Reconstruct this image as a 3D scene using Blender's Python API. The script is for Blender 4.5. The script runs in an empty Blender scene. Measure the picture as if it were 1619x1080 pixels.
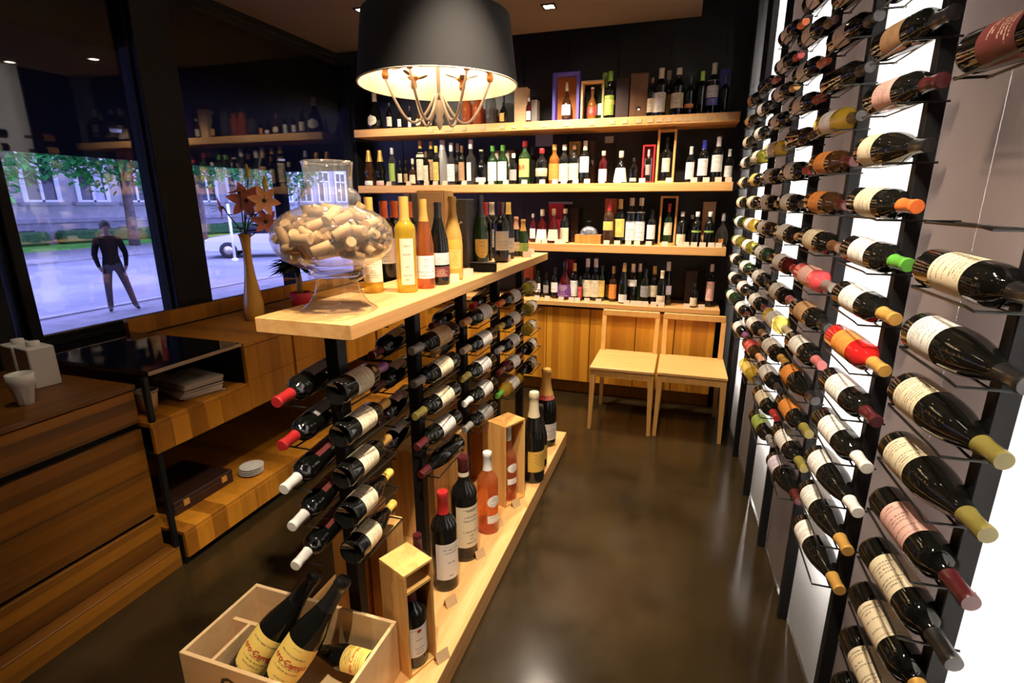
import bpy, bmesh, math, random
from mathutils import Vector, Matrix
random.seed(7)
R = math.radians
sc = bpy.context.scene
col = sc.collection

# ---------------------------------------------------------------- camera
CAM_H, FPX, PITCH, YAW = 1.6, 819.0, R(15.03), R(17.9)
cd = bpy.data.cameras.new('camera'); cd.sensor_width = 36.0; cd.lens = FPX / 1619 * 36; cd.clip_start = .02; cd.clip_end = 300
cam = bpy.data.objects.new('camera', cd); col.objects.link(cam)
cam.location = (0, 0, CAM_H); cam.rotation_euler = (R(90) - PITCH, 0, YAW)
sc.camera = cam

# ---------------------------------------------------------------- world, exposure
w = bpy.data.worlds.new('sky'); sc.world = w; w.use_nodes = True
bg = w.node_tree.nodes['Background']; bg.inputs[0].default_value = (.34, .36, 1.0, 1); bg.inputs[1].default_value = 7.0
sc.view_settings.view_transform = 'Standard'; sc.view_settings.look = 'None'
sc.view_settings.exposure = 0.0; sc.view_settings.gamma = 1.0; sc.view_settings.use_curve_mapping = False
sc.cycles.use_denoising = True
sc.cycles.max_bounces = 8; sc.cycles.transparent_max_bounces = 24; sc.cycles.caustics_reflective = False; sc.cycles.caustics_refractive = False
sc.cycles.sample_clamp_indirect = 6

SPOT_W, BULB_E, PANEL_E = 112.0, 55.0, 66.0
# recessed ceiling spots: x, y, aim x, aim y, aim z, watts, cone
SPOTS = [(-.92, 3.61, -.80, 4.05, .7, 2.5, 110), (-2.08, 3.30, -2.0, 4.3, 1.4, 1.4, 100), (-.12, 3.45, -.10, 4.0, .5, 1.2, 85),
         (-.92, 2.75, -.80, 2.6, .3, 1.8, 60), (-.50, 1.55, -.82, 1.65, .2, 2.5, 62), (-.40, .60, -.88, 1.32, .7, 2.2, 55),
         (-.22, .80, .42, 1.40, .25, 1.05, 50), (-.10, .95, .44, 1.80, .30, 1.05, 50), (-.22, .85, .42, 2.4, .55, 1.3, 52),
         (-1.45, 1.75, -2.0, 2.35, .8, .24, 38), (-1.35, .45, -1.02, 1.08, .2, .8, 34), (-1.95, 1.25, -2.33, 1.36, .87, .22, 38)]  # last spot is unseen, placed and aimed to warm the drawer tops

def pt(px, py, x=None, y=None, z=None):
    """world point on the plane x=, y= or z= along a sight line measured in the photograph"""
    F = Vector((-math.sin(YAW) * math.cos(PITCH), math.cos(YAW) * math.cos(PITCH), -math.sin(PITCH)))
    Rt = Vector((math.cos(YAW), math.sin(YAW), 0)); U = Rt.cross(F)
    d = F + Rt * ((px - 809.5) / FPX) + U * ((540 - py) / FPX)
    t = x / d.x if x is not None else y / d.y if y is not None else (z - CAM_H) / d.z
    return d * t + Vector((0, 0, CAM_H))

# ---------------------------------------------------------------- materials
MATS = {}
def new_mat(name):
    m = bpy.data.materials.new(name); m.use_nodes = True; MATS[name] = m
    return m, m.node_tree.nodes, m.node_tree.links, m.node_tree.nodes['Principled BSDF']
def plain(name, c, rough=.5, metal=0, spec=.5, coat=0, emis=0, ecol=None, noise=0, nscale=40):
    if name in MATS: return MATS[name]
    m, N, L, b = new_mat(name)
    b.inputs['Base Color'].default_value = (*c, 1); b.inputs['Roughness'].default_value = rough
    b.inputs['Metallic'].default_value = metal; b.inputs['Specular IOR Level'].default_value = spec
    b.inputs['Coat Weight'].default_value = coat; b.inputs['Coat Roughness'].default_value = .05
    if emis:
        b.inputs['Emission Color'].default_value = (*(ecol or c), 1); b.inputs['Emission Strength'].default_value = emis
    if noise:
        tc = N.new('ShaderNodeTexCoord'); n = N.new('ShaderNodeTexNoise'); n.inputs['Scale'].default_value = nscale; n.inputs['Detail'].default_value = 4
        mx = N.new('ShaderNodeMix'); mx.data_type = 'RGBA'
        mx.inputs[6].default_value = (*[v * (1 - noise) for v in c], 1); mx.inputs[7].default_value = (*[min(1, v * (1 + noise)) for v in c], 1)
        L.new(tc.outputs['Object'], n.inputs['Vector']); L.new(n.outputs['Fac'], mx.inputs[0]); L.new(mx.outputs[2], b.inputs['Base Color'])
    return m
def math_node(N, L, op, a, bb=None):
    n = N.new('ShaderNodeMath'); n.operation = op
    for i, v in enumerate((a, bb)):
        if v is None: continue
        if isinstance(v, (int, float)): n.inputs[i].default_value = v
        else: L.new(v, n.inputs[i])
    return n.outputs[0]
def wood(name, light, dark, grain, strip=None, stripw=.07, rough=.45, contrast=1.0, vary=.0):
    """grain = axis index the fibres run along; strip = axis index across which veneer strips change tone"""
    m, N, L, b = new_mat(name)
    tc = N.new('ShaderNodeTexCoord'); mp = N.new('ShaderNodeMapping')
    s = [26, 26, 26]; s[grain] = 1.1
    mp.inputs['Scale'].default_value = s; L.new(tc.outputs['Object'], mp.inputs['Vector'])
    inf = N.new('ShaderNodeObjectInfo')
    ad = N.new('ShaderNodeVectorMath'); ad.operation = 'ADD'; L.new(mp.outputs[0], ad.inputs[0])
    sc3 = N.new('ShaderNodeVectorMath'); sc3.operation = 'SCALE'; sc3.inputs[0].default_value = (9, 7, 5)
    L.new(inf.outputs['Random'], sc3.inputs['Scale']); L.new(sc3.outputs[0], ad.inputs[1])
    n = N.new('ShaderNodeTexNoise'); n.inputs['Scale'].default_value = 1; n.inputs['Detail'].default_value = 6; n.inputs['Roughness'].default_value = .65; n.inputs['Distortion'].default_value = .35
    L.new(ad.outputs[0], n.inputs['Vector'])
    f = math_node(N, L, 'MULTIPLY_ADD', n.outputs['Fac'], 1.5 * contrast); f.node.inputs[2].default_value = .5 - .75 * contrast
    if strip is not None:
        sx = N.new('ShaderNodeSeparateXYZ'); L.new(tc.outputs['Object'], sx.inputs[0])
        k = math_node(N, L, 'FLOOR', math_node(N, L, 'DIVIDE', sx.outputs[strip], stripw))
        wn = N.new('ShaderNodeTexWhiteNoise'); wn.noise_dimensions = '1D'; L.new(k, wn.inputs['W'])
        f = math_node(N, L, 'ADD', math_node(N, L, 'MULTIPLY', f, .55), math_node(N, L, 'MULTIPLY', wn.outputs['Value'], .55))
    if vary:
        f = math_node(N, L, 'ADD', f, math_node(N, L, 'MULTIPLY', math_node(N, L, 'SUBTRACT', inf.outputs['Random'], .5), vary))
    cr = N.new('ShaderNodeValToRGB'); cr.color_ramp.elements[0].color = (*light, 1); cr.color_ramp.elements[1].color = (*dark, 1)
    cr.color_ramp.elements[0].position = .2; cr.color_ramp.elements[1].position = .95
    L.new(f, cr.inputs[0]); L.new(cr.outputs[0], b.inputs['Base Color'])
    bp = N.new('ShaderNodeBump'); bp.inputs['Strength'].default_value = .08; L.new(n.outputs['Fac'], bp.inputs['Height']); L.new(bp.outputs[0], b.inputs['Normal'])
    b.inputs['Roughness'].default_value = rough
    return m
def glassy(name, tint, body=None, amount=.5, rough=.02, ior=1.5, edge=0.0):
    """thin clear or coloured glass: tinted see-through, mirror at grazing angles, body colour from the liquid, or whitened in place of refracted light"""
    m, N, L, b = new_mat(name)
    out = N['Material Output']
    tr = N.new('ShaderNodeBsdfTransparent'); tr.inputs[0].default_value = (*tint, 1)
    gl = N.new('ShaderNodeBsdfGlossy'); gl.inputs['Roughness'].default_value = rough; gl.inputs[0].default_value = (1, 1, 1, 1)
    lw = N.new('ShaderNodeLayerWeight'); lw.inputs[0].default_value = .5; f0 = ((ior - 1) / (ior + 1)) ** 2
    sch = math_node(N, L, 'MULTIPLY_ADD', math_node(N, L, 'POWER', lw.outputs['Facing'], 5.0), 1 - f0); sch.node.inputs[2].default_value = f0
    cur = tr.outputs[0]
    if body:
        b.inputs['Base Color'].default_value = (*body, 1); b.inputs['Roughness'].default_value = .08
        tl = N.new('ShaderNodeBsdfTranslucent'); tl.inputs[0].default_value = (*body, 1); m0 = N.new('ShaderNodeMixShader'); m0.inputs[0].default_value = .5; L.new(b.outputs[0], m0.inputs[1]); L.new(tl.outputs[0], m0.inputs[2])
        mx = N.new('ShaderNodeMixShader'); mx.inputs[0].default_value = amount; L.new(cur, mx.inputs[1]); L.new(m0.outputs[0], mx.inputs[2]); cur = mx.outputs[0]
    else:
        N.remove(b)
    fac = sch
    if edge: fac = math_node(N, L, 'MAXIMUM', fac, math_node(N, L, 'MULTIPLY', math_node(N, L, 'POWER', lw.outputs['Facing'], 2.5), edge))
    mx = N.new('ShaderNodeMixShader'); L.new(fac, mx.inputs[0]); L.new(cur, mx.inputs[1]); L.new(gl.outputs[0], mx.inputs[2])
    L.new(mx.outputs[0], out.inputs['Surface'])
    return m
def label_mat(name, paper, ink, dens=.5):
    """printed paper: rows of small print and a darker heading, from the label's own UV"""
    m, N, L, b = new_mat(name)
    uv = N.new('ShaderNodeUVMap'); sx = N.new('ShaderNodeSeparateXYZ'); L.new(uv.outputs[0], sx.inputs[0])
    inf = N.new('ShaderNodeObjectInfo')
    rows = math_node(N, L, 'MULTIPLY', sx.outputs[1], 11)
    fr = math_node(N, L, 'FRACT', rows); rid = math_node(N, L, 'FLOOR', rows)
    line = math_node(N, L, 'LESS_THAN', fr, .45)
    wn = N.new('ShaderNodeTexWhiteNoise'); wn.noise_dimensions = '2D'
    cb = N.new('ShaderNodeCombineXYZ'); L.new(rid, cb.inputs[0]); L.new(math_node(N, L, 'MULTIPLY', inf.outputs['Random'], 50), cb.inputs[1]); L.new(cb.outputs[0], wn.inputs['Vector'])
    has = math_node(N, L, 'LESS_THAN', wn.outputs['Value'], dens)
    half = math_node(N, L, 'MULTIPLY', wn.outputs['Value'], .38)
    inx = math_node(N, L, 'LESS_THAN', math_node(N, L, 'ABSOLUTE', math_node(N, L, 'SUBTRACT', sx.outputs[0], .5)), math_node(N, L, 'ADD', half, .06))
    iny = math_node(N, L, 'LESS_THAN', math_node(N, L, 'ABSOLUTE', math_node(N, L, 'SUBTRACT', sx.outputs[1], .5)), .43)
    nz = N.new('ShaderNodeTexNoise'); nz.inputs['Scale'].default_value = 1; mp = N.new('ShaderNodeMapping'); mp.inputs['Scale'].default_value = (60, 14, 1)
    L.new(uv.outputs[0], mp.inputs[0]); L.new(mp.outputs[0], nz.inputs['Vector'])
    let = math_node(N, L, 'GREATER_THAN', nz.outputs['Fac'], .47)
    f = line
    for q in (has, inx, iny, let): f = math_node(N, L, 'MULTIPLY', f, q)
    f = math_node(N, L, 'MULTIPLY', f, .75)
    mx = N.new('ShaderNodeMix'); mx.data_type = 'RGBA'; mx.inputs[6].default_value = (*paper, 1); mx.inputs[7].default_value = (*ink, 1)
    L.new(f, mx.inputs[0]); L.new(mx.outputs[2], b.inputs['Base Color']); b.inputs['Roughness'].default_value = .5
    return m

# wood
wood('shelf_wood', (.76, .43, .155), (.46, .20, .045), 0, contrast=.9)
wood('island_wood', (.78, .45, .175), (.48, .21, .05), 1, contrast=.9)
wood('door_wood', (.82, .36, .028), (.44, .14, .006), 2, strip=0, stripw=.062, contrast=.8)
wood('side_wood', (.58, .23, .016), (.17, .05, .003), 2, strip=1, stripw=.085, contrast=.8)
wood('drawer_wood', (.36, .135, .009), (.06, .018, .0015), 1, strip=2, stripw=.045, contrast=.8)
wood('chair_wood', (.78, .44, .14), (.56, .26, .05), 2, contrast=.7)
wood('box_wood', (.74, .44, .14), (.44, .19, .038), 2, contrast=1.0, vary=.5)
wood('orange_box_wood', (.60, .27, .06), (.36, .13, .02), 2, contrast=1.0)
wood('crate_wood', (.74, .52, .28), (.56, .34, .15), 0, contrast=.8)
wood('dark_box_wood', (.16, .07, .025), (.07, .03, .012), 2)
wood('cork', (.52, .30, .12), (.22, .10, .03), 2, contrast=1.3, vary=.6, rough=.8)
# plain
plain('black_paint', (.005, .005, .005), .7, spec=.2); plain('black_wall', (.008, .007, .007), .6, noise=.4, nscale=3)
plain('wall_panel_black', (.011, .010, .0095), .42, noise=.3, nscale=6)
plain('ceiling_paint', (.10, .07, .045), .8); plain('rack_steel', (.007, .007, .008), .55, spec=.25)
plain('wire_steel', (.012, .012, .012), .3, metal=.4)
plain('dull_panel', (.22, .19, .18), .5, spec=.3, noise=.15, nscale=9)
plain('black_glass', (.004, .004, .005), .04, spec=.6); plain('aluminium', (.55, .47, .36), .35, metal=.8)
plain('white_ceramic', (.70, .66, .60), .35); plain('paper_white', (.66, .6, .52), .7)
m_, N_, L_n, b_ = new_mat('light_panel')
tl_ = N_.new('ShaderNodeBsdfTranslucent'); tl_.inputs[0].default_value = (.95, .93, .91, 1); mx_ = N_.new('ShaderNodeMixShader'); mx_.inputs[0].default_value = .25
b_.inputs['Base Color'].default_value = (.85, .83, .80, 1); b_.inputs['Roughness'].default_value = .4
L_n.new(tl_.outputs[0], mx_.inputs[1]); L_n.new(b_.outputs[0], mx_.inputs[2]); L_n.new(mx_.outputs[0], N_['Material Output'].inputs['Surface'])
m_, N_, L_n, b_ = new_mat('unlit_panel')
tl_ = N_.new('ShaderNodeBsdfTranslucent'); tl_.inputs[0].default_value = (.20, .155, .14, 1); mx_ = N_.new('ShaderNodeMixShader'); mx_.inputs[0].default_value = .55
b_.inputs['Base Color'].default_value = (.20, .155, .135, 1); b_.inputs['Roughness'].default_value = .5; b_.inputs['Specular IOR Level'].default_value = .3
nz_ = N_.new('ShaderNodeTexNoise'); nz_.inputs['Scale'].default_value = 9; bp_ = N_.new('ShaderNodeBump'); bp_.inputs['Strength'].default_value = .06; L_n.new(nz_.outputs['Fac'], bp_.inputs['Height']); L_n.new(bp_.outputs[0], b_.inputs['Normal'])
L_n.new(tl_.outputs[0], mx_.inputs[1]); L_n.new(b_.outputs[0], mx_.inputs[2]); L_n.new(mx_.outputs[0], N_['Material Output'].inputs['Surface'])
plain('tube_glow', (1, .95, .9), .5, emis=PANEL_E, ecol=(1.0, .93, .88))
plain('lens_glow', (1, .9, .75), .4, emis=28, ecol=(1, .88, .7)); plain('bulb_glow', (1, .85, .6), .3, emis=BULB_E, ecol=(1, .78, .50))
plain('shade_fabric', (.008, .006, .0055), .85, noise=.25, nscale=220); plain('shade_lining', (.88, .74, .54), .7)
plain('arm_white', (.62, .52, .42), .35); plain('copper', (.55, .22, .07), .35, metal=.7)
plain('leaf_brass', (.10, .045, .015), .6)
plain('card', (.52, .37, .25), .6); plain('card_wood', (.50, .33, .17), .6)
# bottle glass
for n, c in dict(dark=(.006, .006, .005), brown=(.045, .018, .006), green=(.012, .030, .008), darkred=(.05, .004, .004), navy=(.008, .008, .03), black=(.003, .003, .003)).items():
    plain('glass_' + n, c, .04, spec=.5)
plain('glass_gold', (.80, .45, .07), .16, spec=.6, coat=.7); plain('glass_red', (.46, .012, .012), .08, coat=.6); plain('glass_pink', (.85, .10, .12), .1, coat=.6)
plain('glass_frost', (.28, .27, .26), .45); plain('glass_amber', (.20, .07, .01), .06, coat=.6)
plain('glass_silver', (.5, .5, .52), .2, metal=.8); plain('glass_white', (.75, .72, .66), .2, coat=.5)
glassy('glass_clear', (.86, .88, .86), (.30, .29, .27), .15)
glassy('glass_yellow', (.98, .90, .45), (.95, .66, .06), .45); glassy('glass_olive', (.80, .80, .25), (.42, .38, .05), .6)
glassy('glass_rose', (.95, .55, .32), (.70, .24, .07), .35); glassy('glass_jar', (.985, .99, .985), (.95, .93, .9), .05, edge=.60, ior=1.5)  # jar's milky white body colour stands in for lamp light refracted by glass
glassy('clear_acrylic', (.97, .97, .96), None, ior=1.3)
glassy('window_glass', (.97, .98, .985), None, ior=1.6)
CAPS = dict(red=(.42, .02, .02), orange=(.75, .16, .03), gold=(.72, .40, .09), yellow=(.80, .52, .10), white=(.78, .75, .70), cream=(.75, .62, .40), black=(.01, .01, .01),
            maroon=(.07, .008, .010), green=(.10, .36, .04), olive=(.23, .19, .04), peach=(.70, .34, .18), pink=(.55, .16, .16), grey=(.25, .23, .21), purple=(.22, .05, .20),
            blue=(.04, .04, .35), silver=(.6, .6, .6), brown=(.16, .07, .03), lime=(.35, .6, .06))
for n, c in CAPS.items(): plain('cap_' + n, c, .32, metal=.35 if n in ('gold', 'silver') else 0, coat=.3)
INK = (.10, .07, .05)
for n, c in dict(white=(.82, .78, .72), cream=(.78, .66, .45), yellow=(.80, .56, .13), red=(.50, .03, .03), orange=(.72, .25, .04), pink=(.78, .45, .38), tan=(.48, .28, .13), green=(.30, .42, .07),
                 lilac=(.66, .6, .72), grey=(.30, .29, .28), maroon=(.16, .03, .03), blue=(.10, .12, .45), purple=(.12, .03, .16), gold=(.6, .36, .06)).items():
    label_mat('label_' + n, c, INK if n not in ('red', 'maroon', 'purple', 'blue') else (.8, .6, .4), .7)
plain('ink_red', (.42, .03, .015), .6); plain('ink_dark', (.035, .025, .02), .6); plain('ink_brown', (.22, .10, .03), .6); plain('ink_white', (.85, .82, .78), .6)

# ---------------------------------------------------------------- mesh helpers
def mesh_of(name, verts, faces, mats, smooth=False, fm=None, uvs=None):
    me = bpy.data.meshes.new(name); me.from_pydata([tuple(v) for v in verts], [], faces)
    for m in (mats if isinstance(mats, (list, tuple)) else [mats]): me.materials.append(MATS[m] if isinstance(m, str) else m)
    if smooth: me.polygons.foreach_set('use_smooth', [True] * len(me.polygons))
    if fm: me.polygons.foreach_set('material_index', fm)
    if uvs:
        l = me.uv_layers.new(name='UVMap')
        for p in me.polygons:
            for li, vi in zip(p.loop_indices, p.vertices): l.data[li].uv = uvs[vi]
    me.update()
    return me
def obj(name, me, parent=None, loc=None, rot=None, mat=None):
    o = bpy.data.objects.new(name, me); col.objects.link(o)
    if parent is not None: o.parent = parent
    if loc is not None: o.location = loc
    if rot is not None: o.rotation_euler = rot
    if mat:
        o.material_slots[0].link = 'OBJECT'; o.material_slots[0].material = MATS[mat]
    return o
def tag(o, label=None, cat=None, group=None, kind=None):
    if label: o['label'] = label
    if cat: o['category'] = cat
    if group: o['group'] = group
    if kind: o['kind'] = kind
    return o
def empty(name, loc=(0, 0, 0), mat=None):
    o = bpy.data.objects.new(name, None); o.empty_display_size = .05; col.objects.link(o)
    if mat is not None: o.matrix_world = mat
    else: o.location = loc
    return o
class G:
    """collects shapes for ONE mesh"""
    def __init__(s): s.v, s.f, s.m = [], [], []
    def add(s, v, f, m=0):
        o = len(s.v); s.v += [Vector(p) for p in v]; s.f += [tuple(i + o for i in q) for q in f]; s.m += [m] * len(f); return s
    def box(s, x0, x1, y0, y1, z0, z1, m=0, bev=0):
        if bev:
            bm = bmesh.new(); bmesh.ops.create_cube(bm, size=1)
            for v in bm.verts: v.co = Vector(((x0 + x1) / 2 + v.co.x * (x1 - x0), (y0 + y1) / 2 + v.co.y * (y1 - y0), (z0 + z1) / 2 + v.co.z * (z1 - z0)))
            bmesh.ops.bevel(bm, geom=bm.edges[:], offset=bev, segments=1, affect='EDGES')
            bm.verts.index_update(); s.add([v.co.copy() for v in bm.verts], [[v.index for v in f.verts] for f in bm.faces], m); bm.free(); return s
        v = [(x, y, z) for z in (z0, z1) for y in (y0, y1) for x in (x0, x1)]
        return s.add(v, [(0, 2, 3, 1), (4, 5, 7, 6), (0, 1, 5, 4), (2, 6, 7, 3), (0, 4, 6, 2), (1, 3, 7, 5)], m)
    def lathe(s, prof, n=20, m=0, c=(0, 0, 0), squash=1):
        v, f = [], []
        for r, z in prof:
            for k in range(n): a = 2 * math.pi * k / n; v.append((c[0] + r * math.cos(a), c[1] + r * squash * math.sin(a), c[2] + z))
        for i in range(len(prof) - 1):
            for k in range(n): k2 = (k + 1) % n; f.append((i * n + k, i * n + k2, (i + 1) * n + k2, (i + 1) * n + k))
        return s.add(v, f, m)
    def tube(s, pts, r, n=6, m=0, taper=None, cap=True):
        pts = [Vector(p) for p in pts]; v, f = [], []
        for i, p in enumerate(pts):
            d = (pts[min(i + 1, len(pts) - 1)] - pts[max(i - 1, 0)]).normalized()
            u = d.cross(Vector((.31, .17, .93))); u = u.normalized() if u.length > 1e-4 else Vector((1, 0, 0)); q = d.cross(u)
            rr = r if taper is None else r + (taper - r) * i / (len(pts) - 1)
            for k in range(n): a = 2 * math.pi * k / n; v.append(p + (u * math.cos(a) + q * math.sin(a)) * rr)
        for i in range(len(pts) - 1):
            for k in range(n): k2 = (k + 1) % n; f.append((i * n + k, i * n + k2, (i + 1) * n + k2, (i + 1) * n + k))
        if cap: f += [tuple(range(n - 1, -1, -1)), tuple(range((len(pts) - 1) * n, len(pts) * n))]
        return s.add(v, f, m)
    def xf(s, M, start=0):
        for i in range(start, len(s.v)): s.v[i] = M @ s.v[i]
        return s
    def mesh(s, name, mats, smooth=False): return mesh_of(name, s.v, s.f, mats, smooth, s.m)
    def obj(s, name, mats, parent=None, smooth=False, loc=None, rot=None): return obj(name, s.mesh(name, mats, smooth), parent, loc, rot)
def bx(name, x0, x1, y0, y1, z0, z1, mat, parent=None, bev=0): return G().box(x0, x1, y0, y1, z0, z1, 0, bev).obj(name, mat, parent)
def struct(o): o['kind'] = 'structure'; return o
def shade_flat_angle(o, a=40):
    o.data.polygons.foreach_set('use_smooth', [True] * len(o.data.polygons))
    o.data.set_sharp_from_angle(angle=R(a)); return o
ORD = ['lowest', 'second', 'third', 'fourth', 'fifth', 'sixth', 'seventh', 'eighth', 'ninth', 'tenth', 'eleventh', 'twelfth', 'thirteenth', 'fourteenth', 'fifteenth', 'sixteenth', 'seventeenth', 'eighteenth', 'nineteenth', 'twentieth'] + ['twenty-' + q for q in ('first', 'second', 'third', 'fourth', 'fifth', 'sixth', 'seventh', 'eighth', 'ninth')] + ['thirtieth'] + ['thirty-' + q for q in ('first', 'second', 'third', 'fourth', 'fifth', 'sixth', 'seventh', 'eighth', 'ninth')]
def nth(i, first='first'): return first if i == 0 else ORD[i]
def flat_text(s, size, mat, parent, M, depth=.0004, align='CENTER', bend=None):
    """lettering as thin mesh; bend = radius of the cylinder it wraps"""
    cu = bpy.data.curves.new('lettering', 'FONT'); cu.body = s; cu.size = size; cu.align_x = align; cu.align_y = 'CENTER'; cu.resolution_u = 2; cu.offset = size * .018
    t = bpy.data.objects.new('lettering', cu); col.objects.link(t)
    dg = bpy.context.evaluated_depsgraph_get(); me = bpy.data.meshes.new_from_object(t.evaluated_get(dg)); bpy.data.objects.remove(t)
    me.name = 'lettering'; me.materials.clear(); me.materials.append(MATS[mat])
    if bend:
        for v in me.vertices:
            a = v.co.x / bend; r = bend + .0006; y = v.co.y; v.co = Vector((r * math.cos(a), r * math.sin(a), y))
    o = obj('lettering', me, parent); o.matrix_local = M if M is not None else Matrix()
    return o
def bent(s, size, r, z, mat, parent, ang=0):
    return flat_text(s, size, mat, parent, Matrix.Translation((0, 0, z)) @ Matrix.Rotation(ang, 4, 'Z'), bend=r)

# ================================================================ THE ROOM
def floor_mat():
    m, N, L, b = new_mat('concrete_floor')
    tc = N.new('ShaderNodeTexCoord')
    n = N.new('ShaderNodeTexNoise'); n.inputs['Scale'].default_value = 2.2; n.inputs['Detail'].default_value = 8; n.inputs['Roughness'].default_value = .62
    n2 = N.new('ShaderNodeTexNoise'); n2.inputs['Scale'].default_value = 160; n2.inputs['Detail'].default_value = 3
    for q in (n, n2): L.new(tc.outputs['Object'], q.inputs['Vector'])
    f = math_node(N, L, 'ADD', math_node(N, L, 'MULTIPLY', n.outputs['Fac'], .75), math_node(N, L, 'MULTIPLY', n2.outputs['Fac'], .25))
    cr = N.new('ShaderNodeValToRGB'); cr.color_ramp.elements[0].position = .33; cr.color_ramp.elements[1].position = .68
    cr.color_ramp.elements[0].color = (.010, .0065, .0025, 1); cr.color_ramp.elements[1].color = (.034, .021, .0075, 1)
    L.new(f, cr.inputs[0]); L.new(cr.outputs[0], b.inputs['Base Color'])
    rr = math_node(N, L, 'MULTIPLY_ADD', n.outputs['Fac'], .20); rr.node.inputs[2].default_value = .08
    L.new(rr, b.inputs['Roughness']); b.inputs['Specular IOR Level'].default_value = .55
    bp = N.new('ShaderNodeBump'); bp.inputs['Strength'].default_value = .03; L.new(n2.outputs['Fac'], bp.inputs['Height']); L.new(bp.outputs[0], b.inputs['Normal'])
floor_mat()
struct(bx('floor', -3.0, .95, -1.7, 4.6, -.12, 0, 'concrete_floor'))
struct(bx('ceiling', -3.0, .005, -1.7, 4.10, 2.80, 2.90, 'ceiling_paint'))
struct(bx('ceiling_recess', -3.0, .95, -1.7, 4.6, 3.30, 3.38, 'black_paint'))
wb = struct(bx('wall_back', -3.0, .95, 4.50, 4.6, -.12, 3.38, 'black_wall'))
for k in range(9):                                                  # tall dark wall boards behind the shelves
    bx('panel', -2.88 + k * .385, -2.88 + k * .385 + .379, 4.488, 4.50, .82, 3.28, 'wall_panel_black', wb)
struct(bx('wall_right', .87, .95, -1.7, 4.5, -.12, 3.38, 'black_wall'))
struct(bx('wall_front', -3.0, .95, -1.8, -1.7, -.12, 3.38, 'black_wall'))
wl = struct(bx('wall_left', -3.02, -2.90, -1.7, 4.5, -.6, .93, 'black_wall'))
struct(bx('trim_1', -3.02, -2.86, -1.7, 4.5, .93, .955, 'black_paint'))
struct(bx('trim_2', -3.02, -2.86, -1.7, 4.5, 2.76, 3.38, 'black_paint'))
for nm, y0, y1 in (('trim_3', 2.315, 2.56), ('trim_4', 1.545, 1.595), ('trim_5', 4.30, 4.5), ('trim_6', -1.7, 1.49)):
    struct(bx(nm, -3.00, -2.865, y0, y1, .955, 2.76, 'black_paint', bev=.004))
for i, (y0, y1) in enumerate(((2.56, 4.30), (1.595, 2.315), (1.49, 1.545))):
    wn = struct(bx('window_%d' % (i + 1), -2.948, -2.942, y0, y1, .955, 2.76, 'window_glass'))
    fr = G().box(-2.94, -2.905, y0, y1, .955, .972).box(-2.94, -2.905, y0, y0 + .014, .972, 2.76).box(-2.94, -2.905, y1 - .014, y1, .972, 2.76).box(-2.94, -2.905, y0, y1, 2.745, 2.76)
    fr.obj('window_frame', 'black_paint', wn)
    bx('bead', -2.905, -2.902, y0, y1, .972, .976, 'aluminium', wn)
# recessed spotlights in the ceiling
for i, (x, y, ax, ay, az, e, cone) in enumerate(SPOTS):
    t = empty('ceiling_spotlight', (x, y, 2.80))
    vis = {0: 'square ceiling spotlight set above the bottle shelves, right of the lampshade', 1: 'square ceiling spotlight left of the big lampshade'}
    tag(t, vis.get(i, 'square recessed ceiling spotlight overhead out of view, %s of these' % nth(i - 2)), 'spotlight', 'recessed ceiling spotlights')
    G().box(-.045, .045, -.045, -.033, -.006, 0).box(-.045, .045, .033, .045, -.006, 0).box(-.045, -.033, -.033, .033, -.006, 0).box(.033, .045, -.033, .033, -.006, 0).obj('frame', 'black_paint', t)
    bx('lens', -.030, .030, -.030, .030, -.004, -.001, 'lens_glow', t)
    ld = bpy.data.lights.new('spot', 'SPOT'); ld.energy = SPOT_W * e; ld.color = (1, .85, .66); ld.spot_size = R(cone); ld.spot_blend = .75; ld.shadow_soft_size = .022
    lo = bpy.data.objects.new('light', ld); col.objects.link(lo); lo.location = (x, y, 2.785)
    lo.rotation_euler = (Vector((ax, ay, az)) - Vector((x, y, 2.785))).to_track_quat('-Z', 'Y').to_euler()
    lo.parent = t; lo.matrix_parent_inverse = Matrix.Translation((-x, -y, -2.80))

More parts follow.
